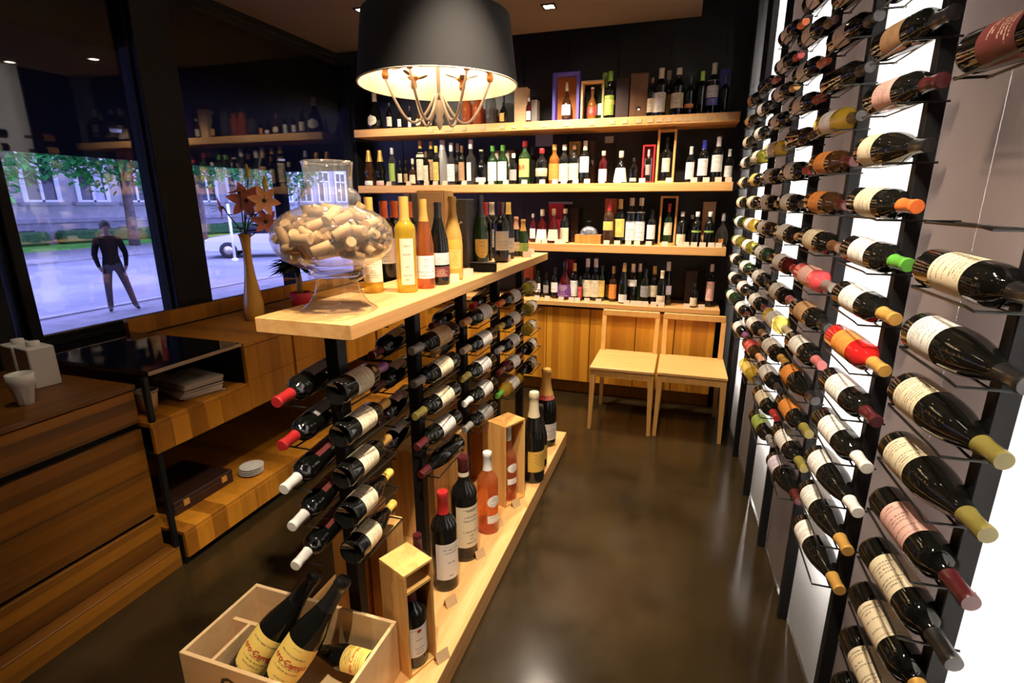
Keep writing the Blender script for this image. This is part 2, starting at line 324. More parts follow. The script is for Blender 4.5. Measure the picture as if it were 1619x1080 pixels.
# ---------------------------------------------------------------- lit wall and wall rack on the right
def RX(y): return .481 - (y - 1.965) * .040                           # face of the posts
POSTS = [.563, 1.03, 1.497, 1.965, 2.432, 2.902, 3.377, 3.839]
wr = struct(empty('wall_panels', (0, 0, 0))); wr.name = 'wall_right_cladding'
edges = [.10] + POSTS + [4.30]
ordn = ['nearest', 'second', 'third', 'fourth', 'fifth']
nlit = 0
for i in range(len(edges) - 1):
    y0, y1 = edges[i] + .006, edges[i + 1] - .006
    lit = i % 2 == 1
    v = []
    for z in (.015, 3.0):
        for (y, dx) in ((y0, .037), (y1, .037), (y1, .043), (y0, .043)): v.append((RX(y) + dx, y, z))
    f = [(0, 1, 5, 4), (1, 2, 6, 5), (2, 3, 7, 6), (3, 0, 4, 7), (0, 3, 2, 1), (4, 5, 6, 7)]
    if lit:
        o = obj('light_panel', mesh_of('light_panel', v, f, ['light_panel', 'clear_acrylic'], fm=[0, 1, 1, 1, 1, 1]))
        tag(o, 'tall glowing white wall panel behind the bottle rack, %s one from the viewer' % ordn[nlit], 'light panel', 'glowing wall panels'); nlit += 1
        yt = y0 + (y1 - y0) * .60
        tb = empty('fluorescent_tube', (RX(yt) + .20, yt, .42)); tag(tb, 'vertical fluorescent tube behind the %s glowing wall panel' % ordn[nlit - 1], 'light tube', 'light tubes behind the glowing panels')
        G().tube([(0, 0, .03), (0, 0, 2.52)], .016, 8).obj('tube', 'tube_glow', tb, True); bx('socket', -.02, .02, -.02, .02, 0, .03, 'frame_white' if 'frame_white' in MATS else 'white_ceramic', tb); bx('socket', -.02, .02, -.02, .02, 2.52, 2.55, 'white_ceramic', tb); bx('batten', .02, .05, -.02, .02, 0, 2.55, 'white_ceramic', tb)
    else:
        h = (y0 + y1) / 2                                            # dull panels: two boards with a thin joint
        for a, b2 in ((y0, h - .0006), (h + .0006, y1)):
            vv = [(RX(y) + dx, y, z) for z in (.015, 3.0) for (y, dx) in ((a, .037), (b2, .037), (b2, .053), (a, .053))]
            obj('panel', mesh_of('panel', vv, f, ['unlit_panel', 'clear_acrylic'], fm=[0, 1, 1, 1, 1, 1]) if i < len(edges) - 2 else mesh_of('panel', vv, f, 'wall_panel_black'), wr)
rack = empty('wall_wine_rack', (.5, 2.2, 0)); tag(rack, 'black steel post rack holding rows of lying bottles against the glowing wall', 'wine rack')
RACK_INV = Matrix.Translation((-.5, -2.2, 0))
post_o = []
for p in POSTS:
    x = RX(p); g = G().box(x, x + .034, p - .016, p + .016, 0, 3.02, bev=.002)
    post_o.append(obj('post', g.mesh('post', 'rack_steel'), rack)); post_o[-1].matrix_parent_inverse = RACK_INV
ZR = [1.604 + .128 * k for k in range(-10, 12)]
def zrow(k): return 1.604 + .128 * k
def cradle_mesh(side, ydir, long=.215):
    """two rods under a bottle, joined and bent to the post; side = +1 when the post lies towards +x; ydir = +1: rods run towards +y"""
    g = G(); s = side; d = ydir
    g.tube([(-.027 * s, long * d, -.001), (-.027 * s, 0, -.001), (-.026 * s, -.026 * d, -.004), (.05 * s, -.026 * d, -.004), (.074 * s, -.026 * d, -.004)], .0028, 5)
    g.tube([(.021 * s, long * d, -.001), (.021 * s, -.026 * d, -.004)], .0028, 5)
    g.tube([(-.030 * s, long * d, .001), (.030 * s, long * d, .001)], .0028, 5)
    return g.mesh('cradle', 'wire_steel')
CR_WALL = cradle_mesh(1, 1); CR_ISL_R = cradle_mesh(-1, 1); CR_ISL_L = cradle_mesh(1, 1)

# ---------------------------------------------------------------- bottles
def kinds():
    K = {}
    punt = [(.0005, .020), (.020, .012)]
    K['bordeaux'] = dict(h=.300, prof=punt + [(.033, .001), (.0365, .004), (.0375, .010), (.0375, .188), (.0365, .198), (.032, .210), (.024, .220), (.0175, .230), (.015, .243), (.0143, .284), (.0155, .286), (.0155, .297), (.014, .300), (.0005, .300)], lab=(.062, .158), cap=(.236, .3006))
    K['burgundy'] = dict(h=.296, prof=punt + [(.036, .001), (.0395, .004), (.041, .010), (.041, .128), (.0398, .146), (.0365, .168), (.0300, .194), (.0225, .218), (.0170, .240), (.0148, .256), (.0143, .282), (.0155, .284), (.0155, .293), (.014, .296), (.0005, .296)], lab=(.034, .112), cap=(.240, .2966))
    K['champagne'] = dict(h=.320, prof=punt + [(.039, .001), (.043, .004), (.0445, .012), (.0445, .135), (.0430, .158), (.0388, .182), (.0315, .208), (.0240, .234), (.0190, .258), (.0172, .285), (.0178, .300), (.0195, .302), (.0195, .314), (.0165, .320), (.0005, .321)], lab=(.045, .120), cap=(.222, .3213))
    K['flute'] = dict(h=.330, prof=punt + [(.033, .001), (.0360, .004), (.0370, .010), (.0370, .140), (.0360, .162), (.0325, .190), (.0265, .220), (.0205, .248), (.0165, .272), (.0150, .295), (.0150, .328), (.0145, .330), (.0005, .330)], lab=(.040, .125), cap=(.262, .3306))
    K['tall'] = dict(h=.320, prof=punt + [(.034, .001), (.0370, .004), (.0375, .010), (.0375, .172), (.0370, .188), (.034, .199), (.027, .207), (.0190, .214), (.0160, .224), (.0155, .262), (.0155, .318), (.0145, .320), (.0005, .320)], lab=(.030, .160), cap=(.256, .3206))
    K['slim'] = dict(h=.330, prof=punt + [(.028, .001), (.0305, .004), (.031, .010), (.031, .215), (.0305, .226), (.027, .236), (.020, .244), (.015, .252), (.0135, .262), (.0135, .328), (.0005, .330)], lab=(.040, .195), cap=(.275, .3306))
    K['spirit'] = dict(h=.290, prof=punt + [(.037, .001), (.041, .004), (.042, .010), (.042, .165), (.0405, .182), (.035, .198), (.025, .212), (.0178, .222), (.0160, .232), (.0160, .252), (.0175, .254), (.0175, .289), (.0005, .290)], lab=(.040, .140), cap=(.250, .2906))
    K['squat'] = dict(h=.240, prof=punt + [(.046, .001), (.053, .005), (.055, .014), (.055, .085), (.052, .108), (.043, .132), (.030, .150), (.019, .163), (.0160, .175), (.0160, .198), (.019, .200), (.019, .239), (.0005, .240)], lab=(.030, .092), cap=(.198, .2406))
    K['bell'] = dict(h=.250, prof=punt + [(.050, .001), (.056, .005), (.056, .012), (.050, .060), (.043, .105), (.034, .140), (.022, .162), (.0165, .175), (.0160, .205), (.0185, .207), (.0185, .249), (.0005, .250)], lab=(.020, .100), cap=(.200, .2506), slope=True)
    K['cone'] = dict(h=.270, prof=punt + [(.030, .001), (.035, .005), (.036, .020), (.030, .060), (.026, .080), (.033, .095), (.034, .120), (.028, .140), (.024, .165), (.019, .200), (.014, .235), (.012, .268), (.0005, .270)], lab=(.004, .040), cap=(.185, .2706), slope=True)
    K['round'] = dict(h=.250, prof=punt + [(.040, .001), (.050, .006), (.058, .030), (.060, .065), (.056, .100), (.043, .130), (.026, .152), (.0175, .168), (.0160, .190), (.018, .192), (.018, .249), (.0005, .250)], lab=(.028, .100), cap=(.192, .2506), slope=True)
    return K
KINDS = kinds()
def rad_at(prof, z):
    r = prof[-1][0]
    for (r0, z0), (r1, z1) in zip(prof[2:], prof[3:]):
        if z0 <= z <= z1 and z1 > z0: return r0 + (r1 - r0) * (z - z0) / (z1 - z0)
    return r
MC = {}
def body_mesh(kind):
    k = 'b' + kind
    if k not in MC: MC[k] = G().lathe(KINDS[kind]['prof'], 24).mesh('bottle_glass', 'glass_dark', True); MC[k].set_sharp_from_angle(angle=R(60))
    return MC[k]
def cap_mesh(kind, z0=None):
    k = ('c', kind, z0)
    if k not in MC:
        D = KINDS[kind]; a, b = D['cap']; a = z0 if z0 is not None else a
        zs = [a] + [z for r, z in D['prof'][2:-1] if z > a + .003] 
        pr = [(rad_at(D['prof'], z) + .0007, z) for z in zs if z < D['h'] - .0005] + [(rad_at(D['prof'], D['h'] - .002), b), (.0004, b + .0002)]
        MC[k] = G().lathe(pr, 20).mesh('capsule', 'cap_red', True); MC[k].set_sharp_from_angle(angle=R(45))
    return MC[k]
def patch(kind, a, b, arc, off=.0005, n=16, rounded=False):
    """a printed sheet wrapped round the bottle wall between heights a and b"""
    k = ('l', kind, round(a, 4), round(b, 4), arc, rounded)
    if k not in MC:
        D = KINDS[kind]; rows = 9 if (D.get('slope') or rounded) else 3
        v, f, uv = [], [], []
        for i in range(rows):
            t = i / (rows - 1); z = a + (b - a) * t; r = rad_at(D['prof'], z) + off
            wd = 1.0
            if rounded == 'disc': wd = max(.05, math.sqrt(max(0, 1 - (2 * t - 1) ** 2)))
            elif rounded == 'shield': wd = 1.0 if t > .45 else max(.1, math.sqrt(max(0, 1 - ((.45 - t) / .47) ** 2)))
            elif rounded == 'arch': wd = 1.0 if t < .55 else max(.1, math.sqrt(max(0, 1 - ((t - .55) / .47) ** 2)))
            for j in range(n + 1):
                s = (j / n - .5) * wd; an = s * arc; v.append((r * math.cos(an), r * math.sin(an), z)); uv.append((s + .5, t))
        for i in range(rows - 1):
            for j in range(n): q = i * (n + 1) + j; f.append((q, q + 1, q + n + 2, q + n + 1))
        MC[k] = mesh_of('label', v, f, 'label_white', True, uvs=uv)
    return MC[k]
def bottle(M, kind, glass, lab, cap, label, group, s=1.0, sx=1.0, labz=None, arc=2.4, capz=None, shape=False, extra=None, cat='bottle', name='wine_bottle', extra_shape=False):
    """M: matrix with the base at its origin, local +z base to neck, local +x where the label faces"""
    e = empty(name, mat=M @ Matrix.Diagonal((s * sx, s * sx, s, 1)))
    tag(e, label, cat, group)
    D = KINDS[kind]
    obj('glass', body_mesh(kind), e, mat='glass_' + glass)
    if lab:
        a, b = labz or D['lab']
        lo = obj('label', patch(kind, a, b, arc, rounded=shape), e, mat='label_' + lab)
        e_lab = lo
    if extra:
        for (c, a, b, ar) in extra: obj('label', patch(kind, a, b, ar, off=.0007, rounded=extra_shape), e, mat='label_' + c)
    if cap: obj('capsule', cap_mesh(kind, capz), e, mat='cap_' + cap)
    return e
def upright(x, y, z, face=-90, tilt=None):
    """standing; face = compass angle of the label side in degrees (0 = +x, -90 = towards -y)"""
    return Matrix.Translation((x, y, z)) @ Matrix.Rotation(R(face), 4, 'Z')
def lying(base, tip_dir, face):
    z = Vector(tip_dir).normalized(); x = Vector(face); x = (x - z * x.dot(z)).normalized(); y = z.cross(x)
    M = Matrix((x, y, z)).transposed().to_4x4(); return Matrix.Translation(base) @ M

WORD = dict(dark='dark', black='black', brown='brown', green='green', olive='olive', yellow='yellow', gold='golden', red='red', pink='pink', rose='rosé', clear='clear', frost='frosted grey', amber='amber', navy='dark blue', darkred='ruby', silver='silver', white='white')
def describe(glass, lab, cap):
    t = WORD[glass] + ' bottle'
    return ', '.join([t] + ([lab + ' label'] if lab else []) + ([cap + ' cap'] if cap else []))
# ---- right wall rack: column = post index, row k from eye level; (kind, glass, label, cap)
d_ = ('bordeaux', 'dark', 'white', 'maroon')
W = {
 1: {-9: ('bordeaux', 'dark', 'cream', 'maroon'), -8: ('bordeaux', 'dark', 'cream', 'maroon'), -7: ('bordeaux', 'dark', 'cream', 'gold'), -6: ('bordeaux', 'dark', 'cream', 'black'), -5: ('bordeaux', 'dark', 'pink', 'maroon'),
     -4: ('burgundy', 'dark', 'cream', 'olive'), -3: ('burgundy', 'dark', 'cream', 'olive'), -2: ('burgundy', 'dark', 'white', 'black'), -1: ('bordeaux', 'dark', 'cream', 'black'), 2: ('bordeaux', 'dark', 'maroon', 'black')},
 2: {-8: ('burgundy', 'dark', 'white', 'gold'), -7: ('burgundy', 'dark', 'white', 'gold'), -6: ('burgundy', 'dark', 'white', 'white'), -5: ('bordeaux', 'dark', 'white', 'white'), -4: ('bordeaux', 'dark', 'white', 'maroon'),
     -3: ('bordeaux', 'red', 'orange', 'gold'), -2: ('bordeaux', 'dark', 'white', 'gold'), -1: ('bordeaux', 'dark', 'white', 'green'), 0: ('bordeaux', 'dark', 'cream', 'orange'), 1: ('burgundy', 'dark', 'cream', 'black'),
     2: ('bordeaux', 'dark', 'pink', 'maroon'), 3: ('bordeaux', 'dark', 'tan', 'black'), 4: ('bordeaux', 'dark', 'white', 'black')},
 3: {-8: ('burgundy', 'dark', 'lilac', 'maroon'), -7: ('bordeaux', 'dark', 'white', 'olive'), -6: ('bordeaux', 'dark', 'orange', 'olive'), -5: ('burgundy', 'dark', 'orange', 'black'), -4: ('bordeaux', 'dark', 'white', 'pink'),
     -3: ('bordeaux', 'dark', 'tan', 'black'), -2: ('bordeaux', 'pink', 'pink', 'grey'), -1: ('bordeaux', 'dark', 'cream', 'brown'), 0: ('bordeaux', 'brown', 'orange', 'maroon'), 1: ('bordeaux', 'brown', 'orange', 'maroon'),
     2: ('bordeaux', 'yellow', 'white', 'black'), 3: ('bordeaux', 'dark', None, 'black'), 4: ('bordeaux', 'dark', 'white', 'black'), 5: ('bordeaux', 'dark', 'cream', 'black')},
 4: {-8: ('bordeaux', 'dark', 'green', 'grey'), -7: ('bordeaux', 'dark', 'cream', 'red'), -6: ('bordeaux', 'dark', 'white', 'black'), -5: ('bordeaux', 'dark', 'white', 'gold'), -4: ('bordeaux', 'yellow', 'white', 'cream'),
     -3: ('bordeaux', 'dark', 'white', 'pink'), -2: ('bordeaux', 'darkred', 'white', 'red'), -1: ('bordeaux', 'dark', 'white', 'peach'), 0: ('bordeaux', 'dark', 'white', 'black'), 1: ('bordeaux', 'dark', 'white', 'red'),
     2: ('bordeaux', 'brown', None, 'maroon'), 3: ('bordeaux', 'dark', 'white', 'red'), 4: ('bordeaux', 'dark', 'white', 'orange'), 5: ('bordeaux', 'dark', 'white', 'brown'), 6: ('bordeaux', 'dark', 'white', 'gold')},
 5: {-7: ('bordeaux', 'yellow', 'yellow', 'black'), -6: ('bordeaux', 'brown', 'red', 'peach'), -5: ('bordeaux', 'dark', 'white', 'brown'), -4: d_, -3: ('bordeaux', 'dark', 'white', 'black'), -2: ('bordeaux', 'green', 'white', 'black'),
     -1: ('bordeaux', 'brown', 'white', 'black'), 0: ('bordeaux', 'dark', 'white', 'peach'), 1: ('bordeaux', 'dark', 'white', 'brown'), 2: ('bordeaux', 'yellow', 'white', 'black'), 3: ('bordeaux', 'dark', 'white', 'black'),
     4: ('bordeaux', 'dark', 'white', 'gold'), 5: ('bordeaux', 'dark', 'white', 'red'), 6: ('bordeaux', 'dark', 'white', 'orange')},
 6: {-6: ('bordeaux', 'dark', 'white', 'purple'), -5: d_, -4: ('bordeaux', 'dark', 'white', 'black'), -3: ('bordeaux', 'green', 'white', 'black'), -2: ('bordeaux', 'olive', 'white', 'black'), -1: ('bordeaux', 'yellow', 'white', 'black'),
     0: ('bordeaux', 'dark', 'cream', 'red'), 1: ('bordeaux', 'dark', 'yellow', 'black'), 2: ('bordeaux', 'olive', 'white', 'lime'), 3: ('bordeaux', 'dark', 'white', 'black'), 4: ('bordeaux', 'dark', 'white', 'black'), 5: ('bordeaux', 'dark', None, 'pink')},
 7: {-5: ('bordeaux', 'green', 'white', 'black'), -4: ('bordeaux', 'dark', 'white', 'black'), -3: ('bordeaux', 'dark', 'white', 'black'), -2: ('bordeaux', 'olive', 'cream', 'black'), -1: ('bordeaux', 'green', 'white', 'black'), 0: ('bordeaux', 'dark', 'cream', 'black'),
     1: ('bordeaux', 'dark', 'cream', 'black'), 2: ('bordeaux', 'dark', 'white', 'black'), 3: ('bordeaux', 'dark', 'cream', 'black'), 4: ('bordeaux', 'dark', 'tan', 'black'), 5: ('bordeaux', 'dark', 'tan', 'black')},
}
COLN = {1: 'nearest', 2: 'second', 3: 'third', 4: 'fourth', 5: 'fifth', 6: 'sixth', 7: 'farthest'}
WALL_B = {}
for c, rows in W.items():
    p = POSTS[c]
    for i, k in enumerate(sorted(rows)):
        kind, glass, lab, cap = rows[k]
        jit = random.uniform(-.012, .012)
        xb = RX(p + .2) - .034; z = zrow(k); r = KINDS[kind]['prof'][5][0]
        base = Vector((xb, p + .205 + jit, z)); d = Vector((.112, -1, -.045))
        M = lying(base, d, (-.80, 0, random.uniform(.42, .68)))
        e = bottle(M, kind, glass, lab, cap, '%s, %s column of wall rack, %s row up' % (describe(glass, lab, cap), COLN[c], nth(i, 'lowest')), 'bottles lying in the wall rack', arc=3.6)
        WALL_B[(c, k)] = e
        cr = obj('cradle', CR_WALL, post_o[c])
        cr.location = (xb + .004, p - .001, z - .041)
cr = obj('cradle', CR_WALL, post_o[1]); cr.location = (RX(1.23) - .03, 1.03, zrow(0) - .041)

# ================================================================ ISLAND
IX = -.955
isl = empty('display_island', (IX, 2.1, 0)); tag(isl, 'long wooden display island with bottle rack posts, counter and plinth', 'display island')
IINV = Matrix.Translation((-IX, -2.1, 0))
def ipart(o): o.parent = isl; o.matrix_parent_inverse = IINV; return o
ipart(bx('counter', IX - .155, IX + .155, 1.115, 3.215, 1.250, 1.293, 'island_wood', bev=.002))
ipart(bx('plinth', -1.27, -.640, .55, 3.18, 0, .10, 'island_wood', bev=.002))
IPOST = [1.25, 1.72, 2.18, 2.65, 3.115]
ipo = [ipart(bx('post', IX - .022, IX + .022, p - .022, p + .022, .10, 1.25, 'rack_steel', bev=.002)) for p in IPOST]
# rows k=-4..-8 ; side +1 = aisle side, -1 = window side ; dirn -1: neck towards the viewer
def island_col(ci, side, dirn, y_tip_or_base, rows, words):
    p = IPOST[ci]
    for i, k in enumerate(sorted(rows)):
        kind, glass, lab, cap = rows[k][:4]; opt = rows[k][4] if len(rows[k]) > 4 else {}
        z = zrow(k); xb = IX + side * .082; y = y_tip_or_base + random.uniform(-.012, .012)
        d = Vector((-side * .10, dirn, -.045))
        M = lying((xb, y, z), d, (side * .75, 0, .66))
        e = bottle(M, kind, glass, lab, cap, '%s, %s of island rack, %s row up' % (describe(glass, lab, cap), words, nth(i, 'lowest')), 'bottles lying in the island rack', arc=3.3, **opt)
        cr = obj('cradle', CR_ISL_R if side > 0 else CR_ISL_L, ipo[ci])
        if dirn < 0: cr.location = (xb - side * .002, y - .215, z - .041)
        else: cr.location = (xb - side * .002, y + .235, z - .041); cr.rotation_euler = (0, 0, math.pi)
        if dirn > 0: cr.data = CR_ISL_L if side > 0 else CR_ISL_R
B = 'bordeaux'; U_ = 'burgundy'
island_col(0, 1, 1, 1.13, {-4: (B, 'dark', 'cream', 'purple', dict(extra=[('gold', .168, .186, .5)], extra_shape='disc')), -5: (B, 'dark', 'cream', 'gold'), -6: (B, 'dark', 'cream', 'gold'), -7: (U_, 'dark', 'cream', 'yellow', dict(labz=(.05, .125))), -8: (U_, 'dark', 'cream', 'yellow', dict(labz=(.05, .125)))}, 'near end, aisle side')
island_col(0, -1, -1, 1.335, {-4: (B, 'dark', 'grey', 'red'), -5: (B, 'dark', 'grey', 'red'), -6: (B, 'dark', 'maroon', 'white'), -7: (B, 'dark', 'maroon', 'white'), -8: (B, 'dark', 'maroon', 'white')}, 'near end, window side')
island_col(1, 1, -1, 1.91, {-4: (B, 'dark', 'tan', 'grey'), -5: (B, 'dark', 'cream', 'grey'), -6: (B, 'dark', 'cream', 'olive'), -7: (B, 'dark', 'white', 'maroon'), -8: (U_, 'dark', None, 'maroon')}, 'second column, aisle side')
island_col(1, -1, -1, 1.80, {-3: (B, 'dark', 'tan', 'red'), -4: (B, 'dark', 'tan', 'maroon'), -5: (B, 'dark', 'tan', 'maroon'), -6: (B, 'dark', 'pink', 'maroon'), -7: (B, 'dark', 'white', 'maroon')}, 'second column, window side')
island_col(2, 1, -1, 2.36, {-4: (B, 'dark', 'white', 'peach'), -5: (B, 'dark', 'white', 'cream'), -6: (B, 'dark', 'white', 'olive'), -7: (B, 'dark', 'white', 'white'), -8: (B, 'dark', 'grey', 'grey')}, 'third column, aisle side')
island_col(2, -1, -1, 2.27, {-3: (B, 'dark', None, 'maroon'), -4: (B, 'dark', None, 'maroon'), -5: (B, 'dark', None, 'gold')}, 'third column, window side')
island_col(3, 1, -1, 2.83, {-4: (B, 'dark', 'white', 'orange'), -5: (B, 'dark', 'white', 'yellow'), -6: (B, 'dark', 'white', 'white'), -7: (B, 'darkred', 'white', 'maroon'), -8: (B, 'yellow', 'white', 'green')}, 'fourth column, aisle side')
island_col(3, -1, -1, 2.74, {-3: (B, 'dark', 'red', 'red'), -4: (B, 'dark', None, 'red')}, 'fourth column, window side')
island_col(4, 1, 1, 3.0, {-4: (B, 'olive', 'grey', 'black'), -5: (B, 'olive', 'white', 'black'), -6: (B, 'olive', 'white', 'black'), -7: (B, 'dark', 'white', 'black'), -8: (B, 'dark', 'grey', 'black')}, 'far end, aisle side')

# ---- price cards: a small folded card leaning back
def card_mesh(w_, h_, mat):
    k = ('card', w_, h_, mat)
    if k not in MC:
        a = h_ * .42
        v = [(-w_ / 2, -a, 0), (w_ / 2, -a, 0), (w_ / 2, 0, h_), (-w_ / 2, 0, h_), (-w_ / 2, a * .8, 0), (w_ / 2, a * .8, 0), (-w_ / 2, -a + .002, 0), (w_ / 2, -a + .002, 0), (w_ / 2, .0012, h_ - .003), (-w_ / 2, .0012, h_ - .003), (-w_ / 2, a * .8 - .002, 0), (w_ / 2, a * .8 - .002, 0)]
        f = [(0, 1, 2, 3), (3, 2, 5, 4), (7, 6, 9, 8), (8, 9, 10, 11), (0, 6, 7, 1), (4, 5, 11, 10), (0, 3, 9, 6), (3, 4, 10, 9), (1, 7, 8, 2), (2, 8, 11, 5)]
        MC[k] = mesh_of('price_card', v, f, mat)
    return MC[k]
CARDN = {}
def card(x, y, z, where, rz=0, w_=.045, h_=.034, mat='card'):
    CARDN[where] = CARDN.get(where, 0) + 1
    o = obj('price_card', card_mesh(w_, h_, mat), None, (x, y, z), (0, 0, rz)); return tag(o, 'small folded price card standing %s, %s %s' % (where, nth(CARDN[where] - 1), 'from the near end' if 'island' in where else 'from the left'), 'price card', 'price cards ' + where)

# ---- things standing on the island counter
CZ = 1.293
def on_counter(px, py): p = pt(px, py, z=CZ); return p
def cb(px, py, ytop, kind, glass, lab, cap, text, **kw):
    p = pt(px, py, z=CZ); top = pt(px, ytop, y=p.y).z; s = (top - CZ) / KINDS[kind]['h']
    if 'x' in kw: p.x = kw.pop('x')
    return bottle(upright(p.x, p.y, CZ, kw.pop('face', -55)), kind, glass, lab, cap, text, 'bottles on the island counter', s=s, **kw)
cb(592, 462, 312, 'flute', 'yellow', 'cream', 'gold', 'pale yellow wine bottle with gold capsule, half behind the cork jar', sx=.92)
cb(645, 461, 311, 'slim', 'yellow', 'cream', 'gold', 'clear yellow wine bottle with tall narrow cream label and gold capsule', sx=1.2, labz=(.03, .19), arc=1.3, capz=.25)
cb(613, 440, 318, 'bordeaux', 'dark', 'white', 'orange', 'dark wine bottle with orange-red capsule nearest to the cork jar', sx=1.0)
cb(629, 436, 318, 'bordeaux', 'dark', 'white', 'orange', 'dark wine bottle with orange-red capsule, left of the tall yellow bottle', sx=1.0)
cb(651, 432, 319, 'bordeaux', 'dark', None, 'orange', 'dark wine bottle with orange-red capsule, half hidden behind the tall yellow bottle', sx=1.0)
cb(674, 455, 315, 'flute', 'rose', 'white', 'gold', 'brownish rosé flute bottle with gold capsule and wide white label', arc=3.4, sx=.95, capz=.25)
cb(696, 449, 320, 'burgundy', 'dark', 'white', 'black', 'dark bottle with black capsule, white label above a maroon one', arc=3.0, labz=(.075, .118), extra=[('maroon', .03, .068, 3.0)], sx=.9)
cb(718, 441, 311, 'champagne', 'gold', 'yellow', 'gold', 'champagne bottle wrapped in golden film beside the grey gift box', sx=.85, arc=1.4, capz=.16)
# gift boxes on the counter
p = pt(722, 425, z=CZ); g = empty('gift_box', (p.x - .02, p.y + .10, CZ)); tag(g, 'tall dark grey gift box with white script on the counter', 'gift box')
bx('box', -.055, .055, -.05, .05, 0, .315, 'cap_grey', g, bev=.002); bx('lid', -.0555, .0555, -.0505, .0505, .30, .322, 'cap_grey', g, bev=.002)
MATS['gift_grey'] = plain('gift_grey', (.045, .042, .040), .55)
for ch in g.children: ch.data.materials[0] = MATS['gift_grey']
G().tube([(-.034 + i * .0045, -.0515, .205 + .007 * math.sin(i * 1.5) + .0006 * i) for i in range(16)], .0022, 5).obj('script_mark', 'ink_white', g); G().tube([(-.024, -.0515, .19), (-.021, -.0515, .186), (-.018, -.0515, .19)], .003, 5).obj('script_mark', 'ink_white', g)
p = pt(690, 430, z=CZ); g = empty('wooden_gift_box', (p.x - .05, p.y + .12, CZ)); tag(g, 'pale wooden wine gift box with sliding lid standing on the counter', 'wine box')
bx('body', -.07, .07, -.05, .05, 0, .36, 'box_wood', g, bev=.002); bx('lid', -.062, .062, -.056, -.0505, .01, .352, 'crate_wood', g, bev=.001)
g2 = empty('grey_carton', (p.x - .155, p.y + .12, CZ)); tag(g2, 'narrow grey carton beside the pale wooden gift box', 'carton')
bx('body', -.035, .035, -.045, .045, 0, .345, 'cap_grey', g2, bev=.002); bx('stripe', -.004, .004, -.0465, -.0452, .0, .345, 'ink_dark', g2)
# farther bottles
cb(760, 420, 309, 'champagne', 'green', 'yellow', 'black', 'dark green champagne bottle with shield-shaped yellow label on a black stand', shape='shield', labz=(.04, .125), arc=1.8, sx=.85)
p = pt(765, 428, z=CZ); st = empty('bottle_stand', (p.x + .01, p.y - .03, CZ)); tag(st, 'low black block in front of the champagne bottle with shield label', 'stand')
bx('base', -.06, .06, -.016, .016, 0, .038, 'black_paint', st, bev=.003); bx('top', -.062, .062, -.018, .018, .038, .041, 'rack_steel', st)
cb(768, 412, 320, 'bordeaux', 'dark', None, 'red', 'dark bottle with red capsule behind the shield-label champagne', sx=.95)
cb(778, 408, 320, 'bordeaux', 'dark', 'white', 'cream', 'dark bottle with cream capsule, second behind the shield-label champagne', sx=.95)
cb(793, 414, 320, 'bordeaux', 'dark', 'white', 'maroon', 'dark bottle with broad white label and maroon capsule on the far counter', sx=1.0)
cb(804, 409, 320, 'flute', 'dark', 'white', 'yellow', 'slender dark bottle with yellow capsule on the far counter', sx=.95)
cb(816, 405, 343, 'champagne', 'dark', 'cream', 'peach', 'small champagne bottle with peach foil near the far counter end', sx=.95)
cb(827, 405, 347, 'champagne', 'green', 'green', 'gold', 'small champagne bottle with gold foil and green label at the far counter end', sx=1.05)
for px, py in ((716, 446), (739, 437), (772, 425), (800, 413), (833, 407), (838, 402)):
    p = pt(px, py, z=CZ); card(p.x, p.y, CZ, 'on the island counter', R(35), .05, .034)

# ---- the cork jar
JX, JY = -.955, 1.285
jar = empty('cork_jar', (JX, JY, CZ)); tag(jar, 'footed clear glass jar with wide round bowl full of wine corks', 'glass jar')
outer = [(.110, 0), (.108, .004), (.088, .018), (.070, .042), (.061, .068), (.059, .082), (.072, .088), (.080, .100), (.077, .112), (.066, .120), (.100, .130), (.140, .150), (.162, .178), (.169, .206), (.165, .236), (.148, .262), (.118, .282), (.086, .294), (.080, .299), (.084, .308), (.084, .322), (.076, .337), (.066, .344), (.064, .352), (.065, .380), (.069, .415)]
inner = [(r - .004, z) for r, z in reversed(outer[10:])]
inner = [(r, z if z > .14 else .137) for r, z in inner] + [(.02, .128), (.0005, .127)]
shade_flat_angle(G().lathe(outer + [(.0665, .4165)] + inner, 48).obj('bowl', 'glass_jar', jar), 60)
shade_flat_angle(G().lathe([(.0005, .110), (.066, .110), (.068, .104), (.062, .098), (.0005, .096)], 32).obj('foot_knop', 'glass_jar', jar), 50)
G().lathe([(.064, .414), (.0675, .418), (.0708, .414), (.0675, .411), (.064, .414)], 40).obj('rim', 'glass_jar', jar, True)
ck = G().lathe([(.0003, 0), (.0128, 0), (.0140, .0014), (.0140, .0516), (.0128, .053), (.0003, .053)], 12).mesh('wine_cork', 'cork', True); ck.set_sharp_from_angle(angle=R(50))
def bowl_r(z):
    for (r0, z0), (r1, z1) in zip(outer[10:], outer[11:]):
        if z0 <= z <= z1: return r0 + (r1 - r0) * (z - z0) / (z1 - z0)
    return 0
placed = []; tries = 0; NC = 104
